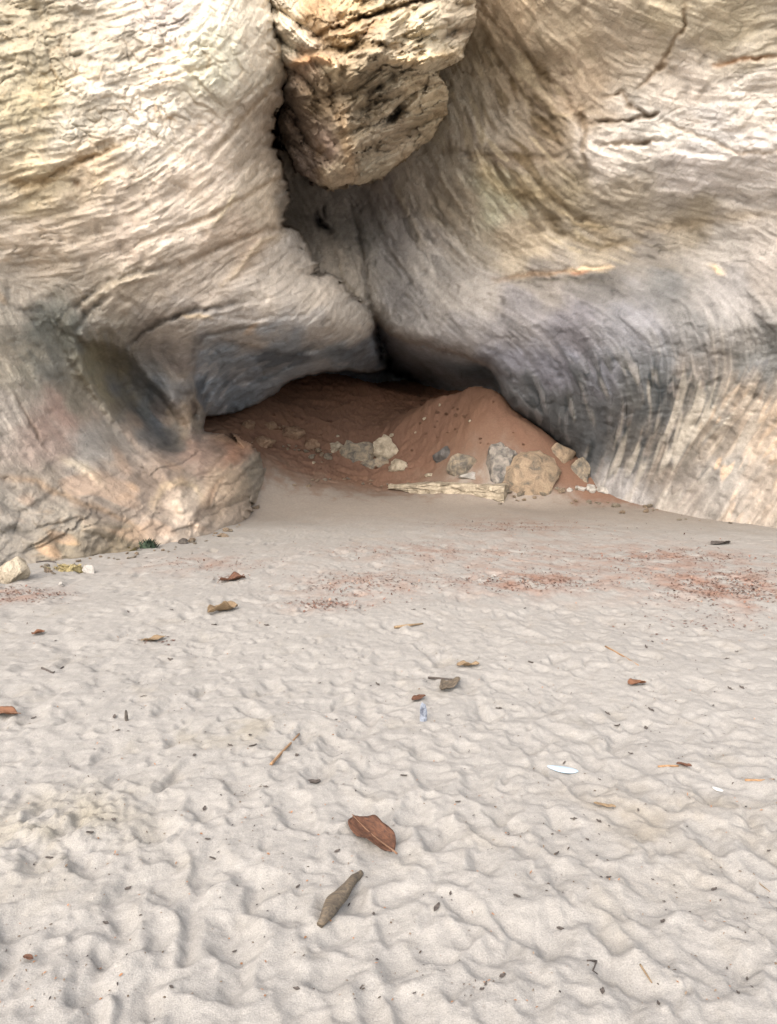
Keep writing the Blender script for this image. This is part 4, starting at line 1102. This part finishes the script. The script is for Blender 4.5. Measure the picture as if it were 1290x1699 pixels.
leaf(586, 1368, 652, 1428, 0.46, m_redleaf, 'curled red brown leaf above the grey driftwood on the sand', rib=True, curl=.42, seed=3, lift=.012, tilt=.05)
leaf(-22, 1184, 30, 1192, 0.55, m_orange, 'orange brown leaf at the left edge of the sand', rib=True, curl=.4, seed=4)
o = stick([(600, 1456), (588, 1474), (565, 1500), (545, 1526), (532, 1550)], .009, .012, m_drift, 'short grey driftwood stick thick in the middle below the red leaf', 'driftwood', 'driftwood', .5, 1.0, 5, 1.3, steps=6)
stick([(497, 1222), (482, 1238), (466, 1252), (450, 1272)], .004, .007, m_twig, 'thin tan twig lying aslant on the sand left of the middle', rough=.2)
leaf(758, 1108, 796, 1106, .45, m_tanleaf, 'curled tan leaf highest on the open sand', curl=.6, seed=6)
stick([(712, 1126), (730, 1128), (755, 1130)], .008, .005, m_darktwig, 'dark thin twig above the brown bark chip', rough=.4)
leaf(732, 1150, 762, 1132, .4, m_drift, 'brown grey bark chip just below the dark thin twig', 'bark_chip', curl=.4, seed=7, cat='bark')
leaf(684, 1168, 706, 1160, .5, m_redleaf, 'small dark red leaf above the blue grey fragment', curl=.4, seed=8)
rock(702, 1198, 16, 34, two_tone_mat('blue_grey_shell', tuple(to_lin((70, 74, 84))), tuple(to_lin((140, 146, 156))), 30, .004), 'upright blue grey broken shell fragment stuck in the sand', 81, .5, 10, .15, name='shell_fragment', cat='shell', sub=3)
rock(210, 1198, 10, 22, m_dark, 'small dark upright stone fragment on the left of the sand', 82, .6, 10, .15, name='stone', cat='stone', sub=3)
leaf(1042, 1140, 1072, 1136, .6, m_orange, 'small orange leaf on the right of the open sand', curl=.5, seed=9)
leaf(1122, 1274, 1148, 1280, .5, m_redleaf, 'dark brown leaf at the tip of the rusty twig', curl=.5, seed=10)
stick([(1092, 1274), (1110, 1272), (1126, 1274)], .005, .004, m_twig, 'rusty short twig touching the dark brown leaf', rough=.3)
stick([(1236, 1300), (1262, 1296), (1285, 1294)], .006, .003, m_twig, 'faint brown twig near the right edge of the sand', rough=.3)
stick([(655, 1044), (680, 1040), (702, 1036)], .012, .006, m_tanleaf, 'pale yellow stick on the sand below the litter', rough=.3)
leaf(54, 1056, 74, 1050, .6, m_orange, 'tiny orange leaf far left on the sand', curl=.5, seed=12)
leaf(234, 1068, 276, 1060, .35, m_tanleaf, 'tan strip of leaf on the left of the sand', curl=.4, seed=13)
leaf(365, 968, 408, 962, .5, m_redleaf, 'reddish curled leaf below the cave ledge on far sand', curl=.8, seed=14)
leaf(345, 1020, 395, 1010, .6, m_tanleaf, 'crumpled tan leaf clump in the middle distance', curl=.8, seed=15)
stick([(1005, 1075), (1035, 1090), (1060, 1105)], .006, .003, m_twig, 'long fine twig on the far right sand', rough=.3)
stick([(70, 1110), (88, 1118), (106, 1108)], .008, .004, m_darktwig, 'bent dark twig on the far left sand', rough=.3)
stick([(975, 1595), (990, 1600), (984, 1612), (992, 1618)], .003, .0015, m_darktwig, 'tiny forked black twig low on the right of the sand', rough=.3)
stick([(1250, 1452), (1262, 1468), (1278, 1480)], .002, .0015, m_tanleaf, 'pale straw at the right edge of the sand', rough=.1)
stick([(1062, 1612), (1082, 1632)], .003, .002, m_tanleaf, 'pale splinter beside a hollow at lower right', rough=.1)
leaf(40, 1596, 56, 1602, .5, m_redleaf, 'tiny red brown leaf scrap at lower left', curl=.4, seed=17)
leaf(985, 1340, 1022, 1346, .3, m_tanleaf, 'narrow tan leaf strip right of the middle', curl=.3, seed=18)
stick([(60, 934), (80, 932), (92, 934)], .012, .008, m_darktwig, 'dark stick beside the cream boulder', rough=.3)
leaf(1180, 905, 1212, 901, .4, m_darktwig, 'dark bark piece on far sand near the right wall', 'bark_chip', curl=.4, seed=19, cat='bark')


def glossy(name, c, rough=.35):
    m, n, b = new_mat(name, rough, .5)
    co = nd(n, 'ShaderNodeTexCoord').outputs['Object']
    f = noise_node(n, co, 60, 4)
    rgb = nd(n, 'ShaderNodeRGB'); rgb.outputs[0].default_value = (*c, 1)
    n.links.new(mul_var(n, rgb.outputs[0], f, .85, 1.08), b.inputs['Base Color'])
    return m
m_shell = glossy('blue_white_shell', tuple(to_lin((150, 166, 178))))
def cuttlebone(u0, v0, u1, v1, wr, label, mat):
    a, b = ends(u0, v0, u1, v1)
    L = (b - a).length
    bm = rock_mesh(L / 2, L * wr / 2, L * .07, 91, 0, .02, 3)
    for v in bm.verts:
        t = v.co.x / (L / 2); v.co.y *= 1 - .35 * max(0, -t); v.co.z += .03 * L * t * t
    o = finish(bm, 'shell', mat, (0, 0, 0))
    c = (a + b) / 2
    o.matrix_world = Matrix.Translation((c.x, c.y, ground_z(c.x, c.y) + L * .06)) @ frame_of(a, b)
    tag(o, label, 'shell')
cuttlebone(908, 1272, 960, 1284, .42, 'long bluish white shell on the right of the sand', m_shell)
cuttlebone(1182, 1309, 1200, 1315, .6, 'small bright white shell bit near the right edge', glossy('white_shell', tuple(to_lin((176, 176, 172)))))

# countable flakes of bark strewn about: one kind, built once and copied
flake_src = leaf(858 - 6, 1486, 858 + 6, 1490, .4, m_darktwig, 'small dark bark flake strewn loose on the pale sand', 'bark_flake', curl=.4, seed=33, lift=.004, cat='bark', group='bark flakes strewn over the sand')
q = random.Random(5)
spots = [(725, 1510, 22, 60), (355, 1430, 16, 0), (520, 1300, 26, 10), (1010, 1460, 12, 20), (930, 1545, 14, -30), (1000, 1655, 16, 70), (285, 1640, 12, -40), (600, 1645, 10, 60), (150, 1390, 14, 30), (1185, 1480, 12, 10), (345, 1395, 10, 0), (800, 1650, 10, 20), (1100, 1530, 12, 40), (760, 1335, 10, 0), (1025, 1205, 18, 60), (1072, 1210, 12, 80), (560, 1415, 12, 30), (495, 1480, 12, 60), (670, 1290, 12, 0), (420, 1240, 14, 20)]
for k in range(70):
    v = 1010 + 660 * q.random() ** 1.3; spots.append((q.uniform(10, 1280), v, q.uniform(6, 14), q.uniform(0, 180)))
L0 = (Vector(on_ground(852, 1486)) - Vector(on_ground(864, 1490))).length
for i, (u, v, w, a) in enumerate(spots):
    o = flake_src.copy()
    x, y, z = on_ground(u, v)
    sc = max(.012, w / FPX * y) / L0
    o.matrix_world = Matrix.Translation((x, y, z + .004)) @ Euler((q.uniform(-.3, .3), q.uniform(-.3, .3), math.radians(a))).to_matrix().to_4x4() @ Matrix.Diagonal((sc, sc * q.uniform(.7, 1.6), sc, 1))
    C.objects.link(o)

# ------------------------------------------------------------------ litter nobody could count
def ground_zs(x, y):
    i = np.clip(np.searchsorted(gyv, y) - 1, 0, len(gyv) - 2); j = np.clip(np.searchsorted(gx, x) - 1, 0, len(gx) - 2)
    fy = (y - gyv[i]) / (gyv[i + 1] - gyv[i]); fx = (x - gx[j]) / (gx[j + 1] - gx[j])
    return (GZ[i, j] * (1 - fx) + GZ[i, j + 1] * fx) * (1 - fy) + (GZ[i + 1, j] * (1 - fx) + GZ[i + 1, j + 1] * fx) * fy


def scatter(name, x, y, size, palette, seed, label, cat, aspect=(.3, .8), rise=.35):
    """many small bent flakes as one mesh"""
    g = np.random.default_rng(seed)
    n = len(x)
    z = ground_zs(x, y)
    a = g.uniform(0, 2 * math.pi, n); tl = g.normal(0, rise, n); asp = g.uniform(*aspect, n)
    lx, ly = np.cos(a) * size, np.sin(a) * size
    wx_, wy_ = -np.sin(a) * size * asp, np.cos(a) * size * asp
    up = size * .25 + .001
    p = np.zeros((n, 6, 3))
    t1 = size * np.tan(np.clip(tl, -.9, .9)) * .5
    for k, (cl, cw, cz) in enumerate([(-.5, 0, 0), (-.1, -.5, .3), (-.1, .5, .3), (.2, -.45, .4), (.2, .45, .4), (.5, 0, .1)]):
        p[:, k, 0] = x + lx * cl + wx_ * cw; p[:, k, 1] = y + ly * cl + wy_ * cw; p[:, k, 2] = z + up * cz + .001 + np.abs(t1) + t1 * cl * 2 * .9
    base = np.arange(n)[:, None] * 6
    tri = np.concatenate([base + np.array([[0, 1, 2]]), base + np.array([[5, 4, 3]])]); quad = base + np.array([[1, 3, 4, 2]])
    me = bpy.data.meshes.new(name)
    me.vertices.add(n * 6); me.vertices.foreach_set('co', p.reshape(-1))
    loops = np.concatenate([tri.reshape(-1), quad.reshape(-1)])
    me.loops.add(len(loops)); me.polygons.add(len(tri) + len(quad))
    me.loops.foreach_set('vertex_index', loops.astype(np.int32))
    me.polygons.foreach_set('loop_start', np.concatenate([np.arange(len(tri)) * 3, len(tri) * 3 + np.arange(len(quad)) * 4]).astype(np.int32))
    me.update(calc_edges=True); me.validate()
    pal = np.array([to_lin(c) for c in palette])[g.integers(0, len(palette), n)] * g.uniform(.7, 1.25, (n, 1))
    ca = me.color_attributes.new('tint', 'FLOAT_COLOR', 'POINT')
    rgba = np.ones((n, 6, 4), f32); rgba[..., :3] = pal[:, None]
    ca.data.foreach_set('color', rgba.reshape(-1))
    m, nn, b = new_mat(name + '_flakes', .85, .2)
    at_ = nd(nn, 'ShaderNodeAttribute', attribute_name='tint')
    co = nd(nn, 'ShaderNodeTexCoord').outputs['Object']
    nn.links.new(mul_var(nn, at_.outputs['Color'], noise_node(nn, co, 90, 3), .8, 1.15), b.inputs['Base Color'])
    me.materials.append(m)
    o = bpy.data.objects.new(name, me); C.objects.link(o)
    tag(o, label, cat, kind='stuff')
    return o


g = np.random.default_rng(9)
lx_, ly_ = [], []
for u, v, ru, rv, n in [(880, 965, 120, 12, 700), (1210, 975, 110, 24, 1500), (1120, 925, 120, 12, 520), (850, 872, 120, 10, 500), (600, 968, 110, 18, 500), (540, 1003, 60, 8, 260), (700, 915, 160, 14, 380), (340, 935, 110, 14, 260), (30, 985, 70, 12, 420), (1010, 935, 280, 40, 900), (380, 960, 30, 8, 60), (250, 1062, 40, 8, 40), (1180, 1030, 120, 20, 120), (1150, 850, 90, 5, 160)]:
    uu = g.normal(u, ru * .6, n); vv = np.maximum(g.normal(v, rv * .6, n), 842)
    dx_, dy_, dz_ = pixel_dir(uu, vv); k = -CAMZ / dz_
    lx_.append(dx_ * k); ly_.append(dy_ * k)
lx_ = np.concatenate(lx_); ly_ = np.concatenate(ly_)
kk = fbm(lx_ * 2.5, ly_ * 2.5, lx_ * 0 + 3, 3) > -.22
lx_, ly_ = lx_[kk], ly_[kk]
scatter('leaf_litter', lx_, ly_, g.uniform(.012, .034, len(lx_)), [(104, 78, 68), (114, 88, 76), (92, 70, 62), (126, 106, 92), (84, 68, 60)], 3, 'drifts of small rusty leaf litter across the sand before the cave', 'leaf litter')
n = 3200
yy = 2.0 * (11.5 / 2.0) ** g.random(n); xx = (g.random(n) * 2 - 1) * (.55 * yy + .3)
kk = fbm(xx * 1.5, yy * 1.5, xx * 0 + 8, 3) > g.uniform(-.5, .3, n)
xx, yy = xx[kk], yy[kk]
scatter('beach_debris', xx, yy, g.uniform(.004, .011, len(xx)) * (1 + .10 * yy), [(70, 60, 52), (90, 76, 62), (54, 48, 46), (140, 100, 70), (110, 96, 82)], 4, 'dark specks of bark and seed scattered over the pale sand', 'debris', (.25, .7))
